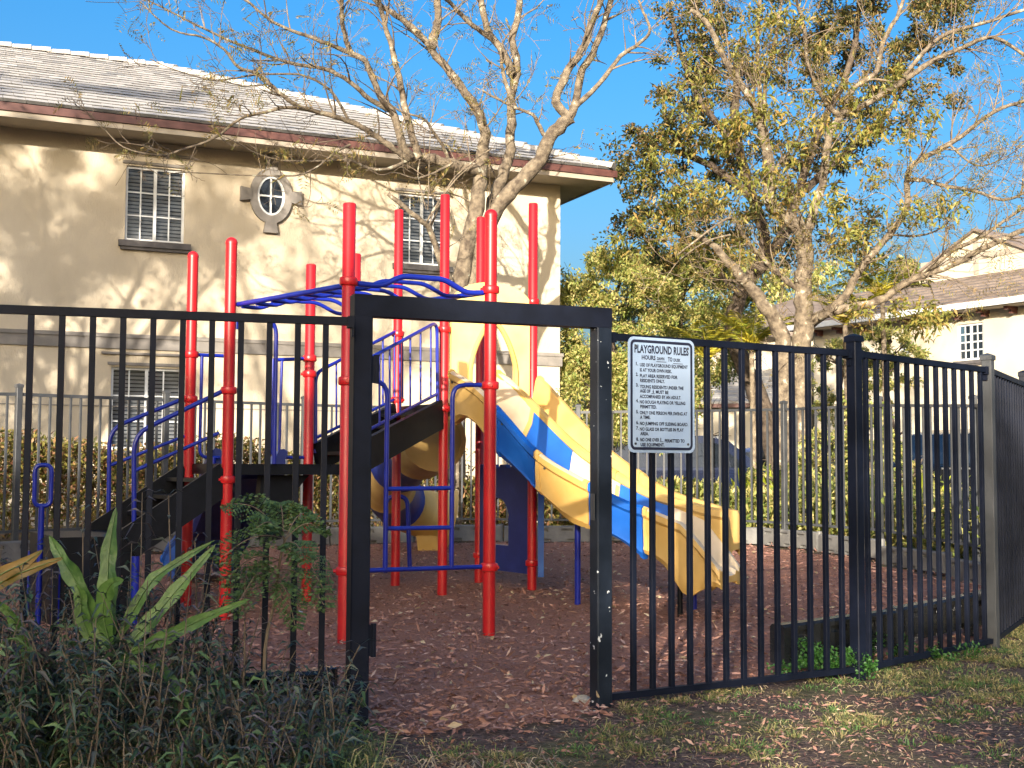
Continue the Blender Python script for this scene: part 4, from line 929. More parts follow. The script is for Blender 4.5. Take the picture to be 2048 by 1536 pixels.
NAVYP = mat('navy_car_paint', (.004, .009, .03), (.006, .012, .04), rough=.22, coat=.6); DKP = mat('black_car_paint', (.005, .006, .008), (.008, .009, .012), rough=.22, coat=.6); BLUP = mat('blue_car_paint', (.01, .03, .10), (.014, .04, .13), rough=.22, coat=.6)
car('parked_car', 'navy blue parked car behind the fence below the rules sign', (*D(1385, 900, 24.4).xy, .15), .06, NAVYP, 4.6, 1.8, 1.62)
car('parked_car', 'blue parked car mostly hidden by the tree trunks', (*D(1640, 900, 28.5).xy, .15), -.05, BLUP, 4.4, 1.8, 1.5)
car('parked_car', 'dark parked car with silver grille at the far right behind the fence', (*D(1925, 900, 24.6).xy, .15), math.radians(206), DKP, 4.8, 1.9, 1.78, chrome=True)

# ================================================================ TREES
LEAF_OLIVE = mat('olive_leaf', (.04, .05, .014), (.34, .25, .09), rough=.5, island=[(.25, (.07, .085, .02)), (.6, (.16, .15, .045)), (.8, (.25, .15, .065))], transl=.35)
LEAF_FEATH = mat('feathery_leaf', (.12, .12, .03), (.40, .28, .10), rough=.6, island=[(.4, (.21, .20, .05)), (.7, (.30, .20, .07))], transl=.35)
LEAF_SPRAY = mat('yellow_green_spray_leaf', (.12, .14, .03), (.42, .32, .10), rough=.55, island=[(.35, (.22, .24, .05)), (.65, (.34, .30, .07)), (.85, (.36, .22, .07))], transl=.4)  # yellow-green to brown, differing at random per leaf
LEAF_GREEN = mat('mid_green_leaf', (.09, .15, .035), (.66, .56, .26), rough=.5, island=[(.2, (.22, .29, .07)), (.5, (.40, .41, .12)), (.75, (.56, .48, .18))], transl=.42)
LEAF_HEDGE = mat('hedge_leaf', (.06, .06, .018), (.40, .25, .10), rough=.5, island=[(.3, (.14, .15, .035)), (.55, (.26, .22, .05)), (.75, (.28, .13, .075))], transl=.35)
LEAF_BRIGHT = mat('yellow_green_leaf', (.22, .32, .03), (.58, .60, .05), rough=.4, island=True, transl=.45)
LEAF_DARK = mat('dark_weed_leaf', (.025, .045, .038), (.15, .17, .12), rough=.42, island=[(.35, (.045, .08, .065)), (.6, (.08, .075, .08)), (.8, (.10, .14, .09))], transl=.15)
LEAF_STRAP = mat('strap_leaf', (.045, .12, .024), (.13, .24, .055), rough=.36, scale=16, transl=.25, bump=.25, bscale=70)
MIDRIB = mat('leaf_midrib', (.12, .2, .06), (.16, .25, .08), rough=.45, transl=.2)
LEAF_FERN = mat('sapling_leaflet', (.04, .09, .028), (.10, .16, .05), rough=.5, island=True, transl=.2)
LEAF_PALM = mat('palm_leaf', (.20, .25, .03), (.62, .52, .06), rough=.5, island=True, transl=.35)
CROTON = mat('croton_leaf', (.12, .10, .012), (.30, .17, .03), rough=.4, scale=14, transl=.3)
GRASSM = mat('grass_blade', (.07, .10, .035), (.44, .36, .18), rough=.7, island=[(.3, (.12, .16, .05)), (.5, (.2, .2, .075)), (.7, (.3, .25, .11))], transl=.2)
LONGG = mat('long_grass_blade', (.06, .11, .04), (.46, .40, .24), rough=.6, island=[(.4, (.11, .17, .06)), (.65, (.2, .24, .10)), (.82, (.36, .30, .16))], transl=.25)
STRAW = mat('dry_straw', (.2, .14, .09), (.5, .4, .26), rough=.8, island=True)
CHIPM = mat('mulch_chip', (.13, .06, .048), (.58, .40, .31), rough=.9, island=[(.4, (.27, .135, .105)), (.75, (.38, .21, .165))])

def limb_pts(pts, Y0, Y1, n=None):
    k = len(pts); return [D(x, y, Y0 + (Y1 - Y0) * i / max(1, k - 1)) for i, (x, y) in enumerate(pts)]
def refine(P, r0, r1, sub=4, jit=.012):
    P = [Vector(p) for p in P]; n = (len(P) - 1) * sub; out = [cat(P, i / n) for i in range(n + 1)]
    rr = [r0 + (r1 - r0) * (i / n) ** .85 for i in range(n + 1)]
    for i in range(1, n): out[i] = out[i] + Vector(rng.normal(size=3)) * jit * min(1, rr[i] * 12)
    return out, [r * (1 + .06 * math.sin(i * 1.9 + r0 * 90)) for i, r in enumerate(rr)]
def twigs(b, P, R, count, ln, leaves, up=.35, side=None, lv=2, tips=None, start=.15):
    """grow forked twigs along a limb"""
    n = len(P)
    for _ in range(count):
        i = int(n * (start + (1 - start) * random.random())); i = min(max(i, 1), n - 2); t = (P[i + 1] - P[i - 1]).normalized()
        d = Vector(rng.normal(size=3)); d = (d - t * d.dot(t)).normalized(); d = (d + t * random.uniform(.3, 1.0) + Vector((0, 0, up)) + (side or Vector())).normalized()
        L_ = ln * random.uniform(.45, 1.15); r = min(R[i] * .5, .011 + .007 * L_) * random.uniform(.7, 1.1); grow(b, P[i], d, L_, r, leaves, lv)
def grow(b, p, d, L_, r, leaves, lv):
    k = 5; pts = [p]; cur = d.copy(); bend = Vector(rng.normal(size=3)) * .22
    for i in range(k):
        cur = (cur + bend * .35 + Vector((0, 0, .05)) + Vector(rng.normal(size=3)) * .10).normalized(); pts.append(pts[-1] + cur * (L_ / k))
    rr = [max(.0035, r * (1 - .75 * i / k)) for i in range(k + 1)]; b.tube(pts, rr, 4 if r < .012 else 6, False)
    leaves.append((pts[-1], cur)); 
    if lv > 0:
        for i in range(2, k + 1):
            if random.random() < .62:
                dd = (cur + Vector(rng.normal(size=3)) * .75).normalized(); grow(b, pts[i], dd, L_ * random.uniform(.35, .6), max(.0045, rr[i] * .65), leaves, lv - 1)
def feather_leaves(tips, keep, ln=.26):
    """small twice-feathered sprigs at twig tips"""
    P, A, L_, W = [], [], [], []
    for p, d in tips:
        if random.random() > keep: continue
        for _ in range(random.choice((1, 1, 2))):
            ax = (d + Vector(rng.normal(size=3)) * .6 + Vector((0, 0, -.35))).normalized(); sd = ax.cross(Vector(rng.normal(size=3))).normalized(); le = ln * random.uniform(.6, 1.3); n = 7
            for i in range(n):
                q = p + ax * le * (i + .5) / n - Vector((0, 0, .12 * le * ((i + .5) / n) ** 2))
                for sg in (-1, 1):
                    P.append(q); A.append((sd * sg + ax * .45).normalized()); L_.append(le * .36 * math.sin(math.pi * (i + 1.2) / (n + 1.6))); W.append(.016)
    return leaf_geo(np.array([tuple(x) for x in P]), np.array([tuple(x) for x in A]), np.array(L_), np.array(W))

def traced_tree(name, label, limbs, tw, leafkeep, base, bark=BARK, fl=.26, leafmat=LEAF_FEATH, lv=2, thin=1.0):
    t = root(name, label, 'tree', base); tips = []; tb_ = MB(); wb = MB()
    for pts, Y0, Y1, r0, r1, cnt, ln in limbs:
        r0, r1 = (r0, r1) if r0 > .15 else (r0 * thin, r1 * thin)
        P, R = refine(limb_pts(pts, Y0, Y1), r0, r1); tb_.tube(P, R, 12 if r0 > .07 else 8)
        twigs(wb, P, R, int(cnt * tw), ln, tips, lv=lv)
    part('trunk', tb_, bark, t, 60); part('twigs', wb, TWIG, t, 60)
    V, Fq = feather_leaves(tips, leafkeep, fl); put('crown', np_mesh('crown', V, Fq, leafmat), t)
    return t, tips

Y = 18.7
left_limbs = [
    ([(908, 1075), (912, 900), (914, 700), (920, 575), (938, 490), (953, 414), (961, 352), (966, 300)], Y, Y, .155, .10, 3, .9),
    ([(940, 600), (962, 500), (986, 430), (1030, 375), (1080, 320), (1108, 266), (1143, 234)], Y + .15, Y - .3, .15, .105, 4, .8),
    ([(966, 310), (969, 285), (967, 250), (948, 211), (912, 160), (873, 113), (854, 86), (811, 43), (768, 16), (725, -25), (690, -70)], Y, Y - .9, .105, .03, 16, 1.0),
    ([(862, 96), (869, 70), (875, 39), (876, 0), (884, -60)], Y - .5, Y - .6, .08, .05, 7, .9),
    ([(962, 345), (935, 336), (893, 324), (842, 316), (815, 315)], Y, Y - .7, .095, .075, 7, .8),
    ([(838, 316), (830, 289), (811, 219), (799, 156), (784, 94), (768, 43), (752, -20), (740, -70)], Y - .6, Y - 1.0, .07, .03, 16, .9),
    ([(820, 316), (803, 281), (784, 223), (756, 184), (733, 125), (702, 102), (686, 55), (684, 0), (690, -50)], Y - .7, Y - 1.5, .075, .025, 15, .9),
    ([(778, 220), (740, 198), (700, 164), (649, 137), (581, 126), (478, 89), (410, 58), (342, 24), (285, -5)], Y - .8, Y - 2.2, .05, .010, 20, .9),
    ([(702, 108), (666, 92), (615, 73), (547, 44), (492, 0), (450, -40)], Y - 1.3, Y - 2.0, .042, .014, 12, .9),
    ([(818, 318), (787, 297), (745, 268), (698, 242), (642, 226), (588, 208), (548, 175), (513, 147), (478, 135), (448, 99), (407, 75), (342, 58), (280, 3)], Y - .7, Y - 2.6, .06, .010, 22, .9),
    ([(640, 225), (588, 214), (530, 224), (478, 239), (427, 277), (359, 301), (318, 311), (246, 294), (205, 253)], Y - 1.5, Y - 2.6, .034, .007, 18, .65),
    ([(812, 322), (775, 338), (735, 336), (700, 321), (640, 322), (564, 321), (510, 305), (478, 287), (440, 270)], Y - .7, Y - 2.2, .032, .006, 14, .6),
    ([(700, 290), (673, 303), (640, 330), (601, 349), (547, 352), (455, 349), (359, 345), (318, 356)], Y - 1.3, Y - 2.4, .022, .005, 12, .55),
    ([(700, 245), (660, 180), (600, 150), (513, 150), (430, 160), (350, 140), (300, 118)], Y - 1.1, Y - 2.3, .026, .006, 14, .7),
    ([(985, 430), (990, 390), (1006, 350), (1018, 312), (1022, 250), (1022, 195), (1034, 129), (1024, 78), (1037, 23), (1042, -50)], Y + .5, Y + .7, .115, .05, 14, .9),
    ([(1026, 150), (1006, 105), (975, 59), (963, 0), (955, -60)], Y + .5, Y + .3, .08, .045, 9, .9),
    ([(990, 82), (955, 58), (924, 31), (897, 0), (870, -40)], Y + .4, Y - .2, .05, .03, 7, .9),
    ([(1030, 215), (1010, 160), (1004, 130), (1000, 90)], Y + .4, Y + .2, .045, .02, 4, .7),
    ([(1143, 236), (1112, 203), (1135, 145), (1162, 102), (1186, 43), (1201, 0), (1210, -50)], Y - .3, Y - .6, .085, .04, 12, .9),
    ([(1135, 240), (1147, 219), (1162, 148), (1186, 109), (1209, 43), (1221, 0), (1232, -50)], Y - .3, Y - .2, .08, .04, 12, .9),
    ([(1150, 215), (1198, 168), (1241, 113), (1280, 86), (1300, 60), (1285, 20), (1270, -20)], Y - .3, Y - .8, .05, .016, 14, .8),
    ([(1088, 270), (1075, 245), (1065, 230), (1030, 215), (990, 195), (965, 182)], Y - .1, Y - .6, .04, .018, 6, .6),
    ([(898, 322), (885, 290), (865, 262), (848, 238), (800, 222), (770, 200)], Y - .3, Y - 1.2, .034, .012, 8, .7),
    ([(900, 560), (881, 525), (868, 480), (858, 455), (842, 440), (819, 422), (776, 387)], Y - .2, Y - .9, .06, .038, 3, .6),
    ([(860, 455), (880, 410), (905, 360), (950, 320), (985, 296)], Y - .5, Y - .3, .022, .010, 3, .5),
    ([(850, 450), (880, 400), (920, 350), (960, 322)], Y - .6, Y - .5, .018, .008, 3, .5),
    ([(905, 326), (870, 345), (830, 356), (790, 345), (760, 350), (725, 330)], Y - .5, Y - 1.2, .022, .006, 8, .5),
    ([(840, 318), (836, 345), (840, 372), (855, 420), (858, 330), (862, 250), (872, 190)], Y - .6, Y - .9, .012, .006, 3, .4),
]
lt, ltips = traced_tree('shade_tree', 'half-bare pale-barked tree rising behind the play structure', left_limbs, .85, .26, (D(908, 1075, Y).x, Y, .13), thin=.9)

Y = 21.5
right_limbs = [
    ([(1560, 1060), (1564, 940), (1566, 800), (1567, 690), (1546, 634), (1516, 595), (1485, 556), (1450, 517), (1426, 490), (1380, 465)], Y, Y - 1.0, .21, .04, 16, .9),
    ([(1600, 1055), (1602, 900), (1602, 740), (1606, 634), (1607, 576), (1611, 517), (1606, 470), (1573, 435), (1540, 402), (1540, 352), (1527, 269), (1515, 224), (1490, 182), (1448, 116), (1415, 46), (1380, 20)], Y + .1, Y - .6, .21, .035, 30, 1.0),
    ([(1612, 540), (1614, 470), (1631, 414), (1647, 352), (1660, 269), (1684, 228), (1709, 174), (1751, 145), (1767, 83), (1800, 20), (1815, -40)], Y, Y + .3, .13, .04, 26, 1.0),
    ([(1682, 232), (1660, 215), (1639, 182), (1614, 124), (1610, 62), (1593, 0), (1585, -40)], Y + .1, Y - .6, .075, .03, 16, .9),
    ([(1690, 228), (1734, 207), (1800, 166), (1862, 124), (1925, 95), (1987, 75), (2048, 110), (2090, 130)], Y + .2, Y - .8, .085, .035, 22, 1.0),
    ([(1800, 168), (1821, 137), (1879, 75), (1966, 46), (2048, 19), (2080, 0)], Y, Y - .6, .06, .03, 14, 1.0),
    ([(1525, 265), (1519, 174), (1515, 83), (1519, 0), (1520, -50)], Y - .4, Y - .2, .065, .035, 16, .9),
    ([(1529, 240), (1531, 166), (1548, 95), (1560, 20), (1568, -40)], Y - .4, Y + .3, .055, .03, 14, .9),
    ([(1606, 650), (1640, 632), (1660, 627), (1700, 615), (1758, 603), (1809, 568), (1856, 548), (1914, 525), (1973, 494), (2048, 459), (2090, 440)], Y, Y - 1.8, .125, .05, 24, .9),
    ([(1850, 550), (1900, 505), (1950, 480), (1990, 455), (2048, 415)], Y - 1.1, Y - 1.8, .06, .03, 10, .8),
    ([(1610, 660), (1650, 625), (1689, 592), (1722, 534), (1780, 468), (1813, 414), (1813, 364), (1829, 327), (1904, 286), (1987, 224), (2048, 203), (2090, 190)], Y + .3, Y - .9, .12, .03, 34, 1.0),
    ([(1820, 360), (1846, 360), (1890, 372), (1945, 381), (2007, 400), (2048, 385)], Y - .4, Y - 1.3, .055, .03, 16, .9),
    ([(1606, 585), (1573, 563), (1531, 522), (1490, 476), (1469, 439), (1440, 445), (1352, 512)], Y, Y - 1.2, .07, .02, 12, .8),
    ([(1460, 470), (1420, 480), (1385, 500), (1350, 530), (1310, 590)], Y - .9, Y - 1.6, .025, .006, 8, .6),
    ([(1540, 350), (1580, 300), (1600, 260), (1560, 200)], Y, Y - .5, .04, .015, 8, .8),
    ([(1780, 470), (1850, 470), (1900, 440), (1920, 400)], Y - .4, Y - 1.0, .03, .01, 10, .7),
    ([(1614, 470), (1585, 380), (1570, 330), (1555, 290)], Y, Y - .6, .035, .012, 8, .8),
    ([(1660, 380), (1720, 400), (1760, 385), (1820, 430), (1850, 470)], Y - .2, Y - 1.0, .018, .007, 9, .7),
    ([(1900, 290), (1950, 330), (2000, 320), (2048, 290)], Y - .7, Y - 1.2, .03, .01, 12, .8),
]
rt, rtips = traced_tree('shade_tree', 'multi-stemmed pale-barked tree right of centre behind the back fence', right_limbs, 1.0, .34, (D(1580, 1060, Y).x, Y, .13), fl=.30, thin=.74)
# orange-brown and fresh leaf sprays clustered low in the right tree's crown
def spray_cluster(parent, spots, mt, n, size):
    P = np.concatenate([clumpy(n, D(x, y, Y_), (rx, .9, rz), 11, .22) for x, y, Y_, rx, rz in spots]); V, Fq = leaf_geo(P, rand_dirs(len(P), -.2), size * (0.6 + .8 * rng.random(len(P))), size * .33, droop=.1)
    put('crown', np_mesh('crown', V, Fq, mt), parent)
spray_cluster(rt, [(1500, 250, 20.8, .8, .5), (1440, 400, 20.6, .9, .5), (1380, 380, 20.7, .7, .5), (1610, 400, 21, .6, .5), (1710, 330, 21.2, .5, .6), (1690, 450, 20.6, .4, .5), (1860, 430, 20.2, .7, .3), (1770, 640, 20.3, .8, .3), (1860, 640, 20.1, .7, .3), (1330, 300, 21.0, .7, .8), (1400, 230, 21.0, .8, .7), (1460, 330, 20.9, .8, .7), (1560, 200, 21.0, .8, .8), (1600, 300, 20.8, .7, .7), (1660, 170, 21.3, .8, .7), (1480, 100, 21.0, .9, .7), (1590, 60, 21.0, .9, .6), (1750, 200, 21.2, .7, .7), (1800, 280, 21.0, .7, .6)
, (1420, 500, 20.8, .7, .4), (1300, 470, 20.9, .6, .5)], LEAF_SPRAY, 330, .135)

# ---- leafy dark tree behind the right tree
Y = 24.5
ot = root('oak_tree', 'dark-leaved dense tree just behind the pale right-hand tree', 'tree', (D(1468, 1000, Y).x, Y, .13)); tb_ = MB(); ob = []
for pts, r0, r1 in (([(1560, 1040), (1545, 880), (1500, 760), (1472, 690), (1468, 634), (1481, 587), (1510, 540), (1530, 480), (1500, 380), (1470, 250), (1480, 120)], .22, .08), ([(1510, 545), (1560, 480), (1600, 380), (1640, 260), (1700, 130), (1720, 0)], .13, .05), ([(1500, 390), (1420, 330), (1340, 300), (1270, 290)], .10, .03), ([(1480, 300), (1400, 200), (1360, 100), (1340, 20)], .08, .03), ([(1610, 380), (1700, 300), (1780, 220), (1830, 120)], .09, .03), ([(1481, 590), (1430, 540), (1360, 470), (1300, 420)], .07, .02)):
    P, R = refine(limb_pts(pts, Y, Y + random.uniform(-.8, .8)), r0, r1); tb_.tube(P, R, 10)
    for i in range(0, len(P) - 1, 3):
        for _ in range(2): grow(tb_, P[i], (Vector(rng.normal(size=3)) + Vector((0, 0, .2))).normalized(), random.uniform(.6, 1.3), .014, ob, 1)
part('trunk', tb_, BARKD, ot, 60)
spots = [(1290, 330, .75, .7, 1900), (1330, 250, .8, .7, 2000), (1400, 170, .9, .8, 2300), (1350, 420, .9, .7, 2300), (1270, 440, .6, .5, 1200), (1440, 300, .9, .8, 2400), (1380, 80, .8, .7, 1700), (1470, 40, .9, .7, 2000), (1560, 120, .9, .8, 2200), (1540, 340, .8, .8, 2000), (1650, 60, .9, .7, 2200), (1720, 110, .9, .8, 2600), (1830, 60, .8, .7, 2300), (1850, 160, .8, .6, 1700), (1640, 280, .8, .8, 1900), (1740, 250, .7, .7, 1500), (1480, 460, .8, .6, 1800), (1600, 490, .7, .5, 1200), (1720, 480, .7, .6, 1000), (1310, 520, .5, .4, 600), (1900, 20, .7, .5, 1300), (1700, -40, 1.4, .6, 2200), (1450, -50, 1.2, .6, 1800), (1240, 300, .35, .5, 350)]
P = np.concatenate([clumpy(n, D(x, y, Y + random.uniform(-.9, 1.0)), (rx * 1.15, 1.1, rz * 1.1), 16, .27, .5) for x, y, rx, rz, n in spots])
V, Fq = leaf_geo(P, rand_dirs(len(P)), .10 * (.6 + .7 * rng.random(len(P))), .05); put('crown', np_mesh('crown', V, Fq, LEAF_OLIVE), ot)

# ---- round-headed green trees closing the view behind the fence
def bushy(name, label, px, py, Yb, rx, rz, n, mt, k, cr, leaf, bark=BARKD, ry=None, cat_='tree', group=None):
    c = D(px, py, Yb); g = float(gz(c.x, c.y)); t = root(name, label, cat_, (c.x, c.y, g), group); b = MB(); tips = []
    P, R = refine([Vector((c.x, c.y, g - .1)), Vector((c.x + .1, c.y, g + (c.z - g) * .5)), Vector((c.x - .1, c.y, c.z)), Vector((c.x + .1, c.y, c.z + rz * .6))], .05 * rx + .04, .03); b.tube(P, R, 8)
    for _ in range(14): grow(b, P[random.randrange(3, len(P))], Vector((random.uniform(-1, 1), random.uniform(-1, 1), random.uniform(0, .9))).normalized(), rx * random.uniform(.5, .9), .03, tips, 1)
    part('trunk', b, bark, t, 60)
    Q = clumpy(n, c, (rx, ry or rx * .8, rz), k, cr, .12); Q = Q[Q[:, 2] > g + .02]; out = unit(Q - np.array(c)); V, Fq = leaf_geo(Q, out * .5 + rand_dirs(len(Q)) * .8, leaf * (.6 + .8 * rng.random(len(Q))), leaf * .5)
    put('crown', np_mesh('crown', V, Fq, mt), t); return t
bushy('green_tree', 'bushy sunlit green tree beside the corner of the cream house', 1232, 650, 24.3, 1.22, 1.48, 26000, LEAF_GREEN, 150, .27, .085)
bushy('green_tree', 'yellow-green bushy tree left of the dark-leaved tree', 1370, 640, 26.2, 1.45, 1.68, 26000, LEAF_GREEN, 150, .30, .09)
bushy('green_tree', 'low dark green bush against the house corner', 1188, 800, 23.6, .75, .98, 11000, LEAF_GREEN, 80, .22, .08)
bushy('green_tree', 'green bush behind the rules sign', 1300, 800, 23.9, 1.0, 1.0, 12000, LEAF_GREEN, 90, .25, .08)
for i, (px, py, Yb, rx, rz) in enumerate(((1460, 640, 60, 3.6, 3.2), (1720, 620, 70, 4.5, 3.0), (1040, 760, 70, 5, 4))):
    bushy('green_tree', ['distant green tree between the two pale houses', 'distant green tree left of the gabled house', 'distant green tree behind the cream house corner'][i], px, py, Yb, rx, rz, 7000, LEAF_GREEN, 90, .8, .3)

# ---- palms
def palm(label, px, py, Yb, n, ln, tilt=.5):
    c = D(px, py, Yb); g = float(gz(c.x, c.y)); t = root('palm', label, 'palm', (c.x, c.y, g)); b = MB(); b.tube([(c.x, c.y, g - .1), (c.x + .03, c.y, (g + c.z) / 2), (c.x, c.y, c.z)], [.07, .05, .045], 8); part('trunk', b, BARK, t, 60)
    for i in range(n):
        a = 2 * math.pi * i / n + random.uniform(-.2, .2); d = Vector((math.cos(a), math.sin(a) * .8, random.uniform(.8, 2.2))).normalized(); L_ = ln * random.uniform(.8, 1.15); pts = []; cur = d.copy(); p = Vector(c)
        for k in range(11): pts.append(p.copy()); p = p + cur * (L_ / 10); cur = (cur + Vector((0, 0, -.13))).normalized()
        P, A, LL = [], [], []; f = hub('frond', t)
        for k in range(1, 11):
            for h in (0, .33, .66):
                q = pts[k - 1].lerp(pts[k], h); ax = (pts[k] - pts[k - 1]).normalized(); s = ax.cross(Vector((0, 0, 1))).normalized()
                for sg in (-1, 1): P.append(q); A.append(s * sg + ax * .7 + Vector((0, 0, -.12))); LL.append(L_ * .30 * math.sin(math.pi * (k + h + .6) / 12.4))
        V, Fq = leaf_geo(np.array([tuple(x) for x in P]), np.array([tuple(x) for x in A]), np.array(LL), .035, droop=.12); put('leaflets', np_mesh('leaflets', V, Fq, LEAF_PALM), f)
        part('midrib', MB().tube(pts, [.012] * 6 + [.007] * 5, 5), LEAF_PALM, f)
palm('yellow-green palm showing left of the pale trunks', 1503, 700, 22.6, 11, 1.0)
palm('small yellow palm behind the sign\'s right edge', 1415, 720, 22.4, 10, .9)
palm('palm with drooping fronds right of the pale trunks', 1765, 600, 22.8, 11, 1.15)
palm('yellow palm in the gap right of the trunk fork', 1690, 650, 22.8, 9, .9)

# ---- two trees outside the view on the left whose shadows fall on the house wall
def bare_tree(label, loc, h, seed, spread, leafn):
    random.seed(seed); t = root('shade_tree', label, 'tree', (loc[0], loc[1], 0)); b = MB(); tips = []; x, y = loc
    P, R = refine([Vector((x, y, -.1)), Vector((x + .05, y, h * .22)), Vector((x - .05, y + .1, h * .42))], .17, .12); b.tube(P, R, 10); top = P[-1]
    for i in range(7):
        a = 2 * math.pi * i / 7 + random.uniform(-.3, .3); e = Vector((math.cos(a) * spread, math.sin(a) * spread, h * random.uniform(.35, .58))); st_ = P[random.randrange(5, len(P))]
        q, r = refine([st_, st_ + e * .35 + Vector((0, 0, .2)), st_ + e * .7 + Vector((0, 0, .1)), st_ + e], .085, .025); b.tube(q, r, 8); twigs(b, q, r, 12, 1.1, tips, lv=2)
    part('trunk', b, BARK, t, 60)
    c = (x, y, h * .72); Q = clumpy(leafn, c, (spread * 1.1, spread * 1.1, h * .3), 70, .5, .5); V, Fq = leaf_geo(Q, rand_dirs(len(Q)), .14, .07); put('crown', np_mesh('crown', V, Fq, LEAF_FEATH), t); return t
bare_tree('half-bare tree standing out of view left of the playground', (-8.6, 11.0), 8.4, 3, 2.0, 900)
bare_tree('taller leafy tree standing out of view farther left of the viewer', (-11.5, 1.5), 13.5, 5, 3.4, 22000)
bare_tree('thin-crowned tree standing out of view left of the viewer, nearer', (-6.9, 3.0), 11.8, 8, 2.2, 2500)
bare_tree('leafy tree standing out of view far behind the viewer', (-3.6, -18.0), 9.6, 11, 3.2, 7500)

# ================================================================ HEDGES AND BEDS
def hedge_strip(name, label, pts, hgt, depth, n, mt, leaf, cat_='hedge', woody=True, kind=None):
    c = pts[len(pts) // 2]; h = root(name, label, cat_, (c[0], c[1], float(gz(*c)))) if kind is None else None
    pts = [Vector(p) for p in pts]; seg = [(pts[i + 1] - pts[i]).length for i in range(len(pts) - 1)]; cum = np.concatenate([[0], np.cumsum(seg)]); u = rng.random(n) * cum[-1]
    X = np.interp(u, cum, [p.x for p in pts]); Y_ = np.interp(u, cum, [p.y for p in pts]); z = rng.random(n) ** .6
    X = X + rng.normal(size=n) * depth * .45; Y_ = Y_ + rng.normal(size=n) * depth * .45; top = hgt * (1 + .10 * np.sin(u * 2.3) + .07 * np.sin(u * 6.1 + 1))
    Q = np.stack([X, Y_, gz(X, Y_) + z * top], 1); V, Fq = leaf_geo(Q, rand_dirs(n, .5), leaf * (.6 + .8 * rng.random(n)), leaf * .45); me = np_mesh('foliage', V, Fq, mt)
    if kind: o = put(name, me); tag(o, label, kind=kind); return o
    put('foliage', me, h)
    if woody:
        b = MB(); tips = []
        for s in np.arange(.15, cum[-1], .3):
            x, y = np.interp(s, cum, [p.x for p in pts]), np.interp(s, cum, [p.y for p in pts]); g = float(gz(x, y))
            for _ in range(2): grow(b, Vector((x + random.uniform(-.15, .15), y + random.uniform(-.1, .1), g - .03)), Vector((random.uniform(-.5, .5), random.uniform(-.3, .3), 1)).normalized(), hgt * .8, .014, tips, 1)
        part('stems', b, BARKD, h)
    return h
hedge_strip('hedge', 'clipped croton hedge along the cream house wall, green and reddish', [(-9.2, 14.5), (-7.4, 15.9), (-5.6, 17.0), (-3.9, 18.1), (-2.2, 19.1), (-.9, 19.7)], 1.22, .42, 42000, LEAF_HEDGE, .085)
hedge_strip('low_shrubs', 'loose low shrubs at the foot of the house corner behind the tube slide', [(-.9, 18.9), (.2, 19.0), (1.3, 19.2), (2.2, 19.3)], .75, .5, 11000, LEAF_HEDGE, .10, 'shrubs')
hedge_strip('ground_cover', 'leafy green ground cover in the bed behind the back border on the right', [(1.6, 18.5), (2.8, 18.7), (4.0, 17.9), (4.9, 16.3), (5.5, 14.4), (5.8, 12.5), (5.6, 10.9)], .72, .45, 38000, LEAF_GREEN, .11, kind='stuff')
for i, (px, py, Yb, rx, rz, n) in enumerate(((1545, 985, 20.0, .42, .42, 2600), (1650, 930, 20.4, .5, .55, 3200), (1735, 880, 19.6, .5, .75, 3800), (1805, 985, 18.0, .45, .35, 2400), (1690, 770, 27.5, 1.0, .95, 6500), (1775, 720, 27.0, .8, .7, 5000))):
    bushy('garden_shrub', ['low green shrub at the foot of the left pale trunk', 'green shrub just right of the pale trunks', 'tall green shrub behind the first fence post right of the sign', 'green shrub left of the dark parked car', 'leafy shrub against the wall right of the pale trunks', 'leafy shrub below the eave of the gabled house'][i], px, py, Yb, rx, rz, n, LEAF_GREEN, 40, .16, .09, cat_='shrub', group='shrubs in the right bed')
# bright strap-leaved plants in the right bed
def blade_strip(p, d, L_, W, droop, n=7, wave=0.0, fold=.25, sd=None):
    """one long leaf as a bent, folded, tapering strip; returns verts and quads"""
    pts = []; cur = Vector(d).normalized(); q = Vector(p)
    for i in range(n + 1): pts.append(q.copy()); q = q + cur * (L_ / n); cur = (cur + Vector((0, 0, -droop / n))).normalized()
    V, Fq = [], []
    for i, q in enumerate(pts):
        t = i / n; ax = (pts[min(i + 1, n)] - pts[max(i - 1, 0)]).normalized(); s = ax.cross(Vector((0, 0, 1))) if sd is None else Vector(sd) - ax * Vector(sd).dot(ax)
        s = s.normalized() if s.length > 1e-4 else Vector((1, 0, 0)); nn_ = s.cross(ax); w = W * .5 * (math.sin(math.pi * min(1, .10 + t * .9)) ** .7) * (1 + wave * math.sin(t * 23))
        if i == n: w = .001
        V += [q + s * w + nn_ * (w * fold), q.copy(), q - s * w + nn_ * (w * fold + wave * .02 * math.sin(t * 19))]
    for i in range(n): a = i * 3; Fq += [(a, a + 1, a + 4, a + 3), (a + 1, a + 2, a + 5, a + 4)]
    return V, Fq
def strap_plant(name, label, base, leaves, mt, category='plant', group=None):
    t = root(name, label, category, base, group)
    for d, L_, W, dr, wv in leaves:
        b = MB(); V, Fq = blade_strip(base, d, L_, W, dr, 12, wv); b.v = [tuple(v) for v in V]; b.f = Fq; b.mi = [0] * len(Fq); part('leaf', b, mt, t, 70)
    return t
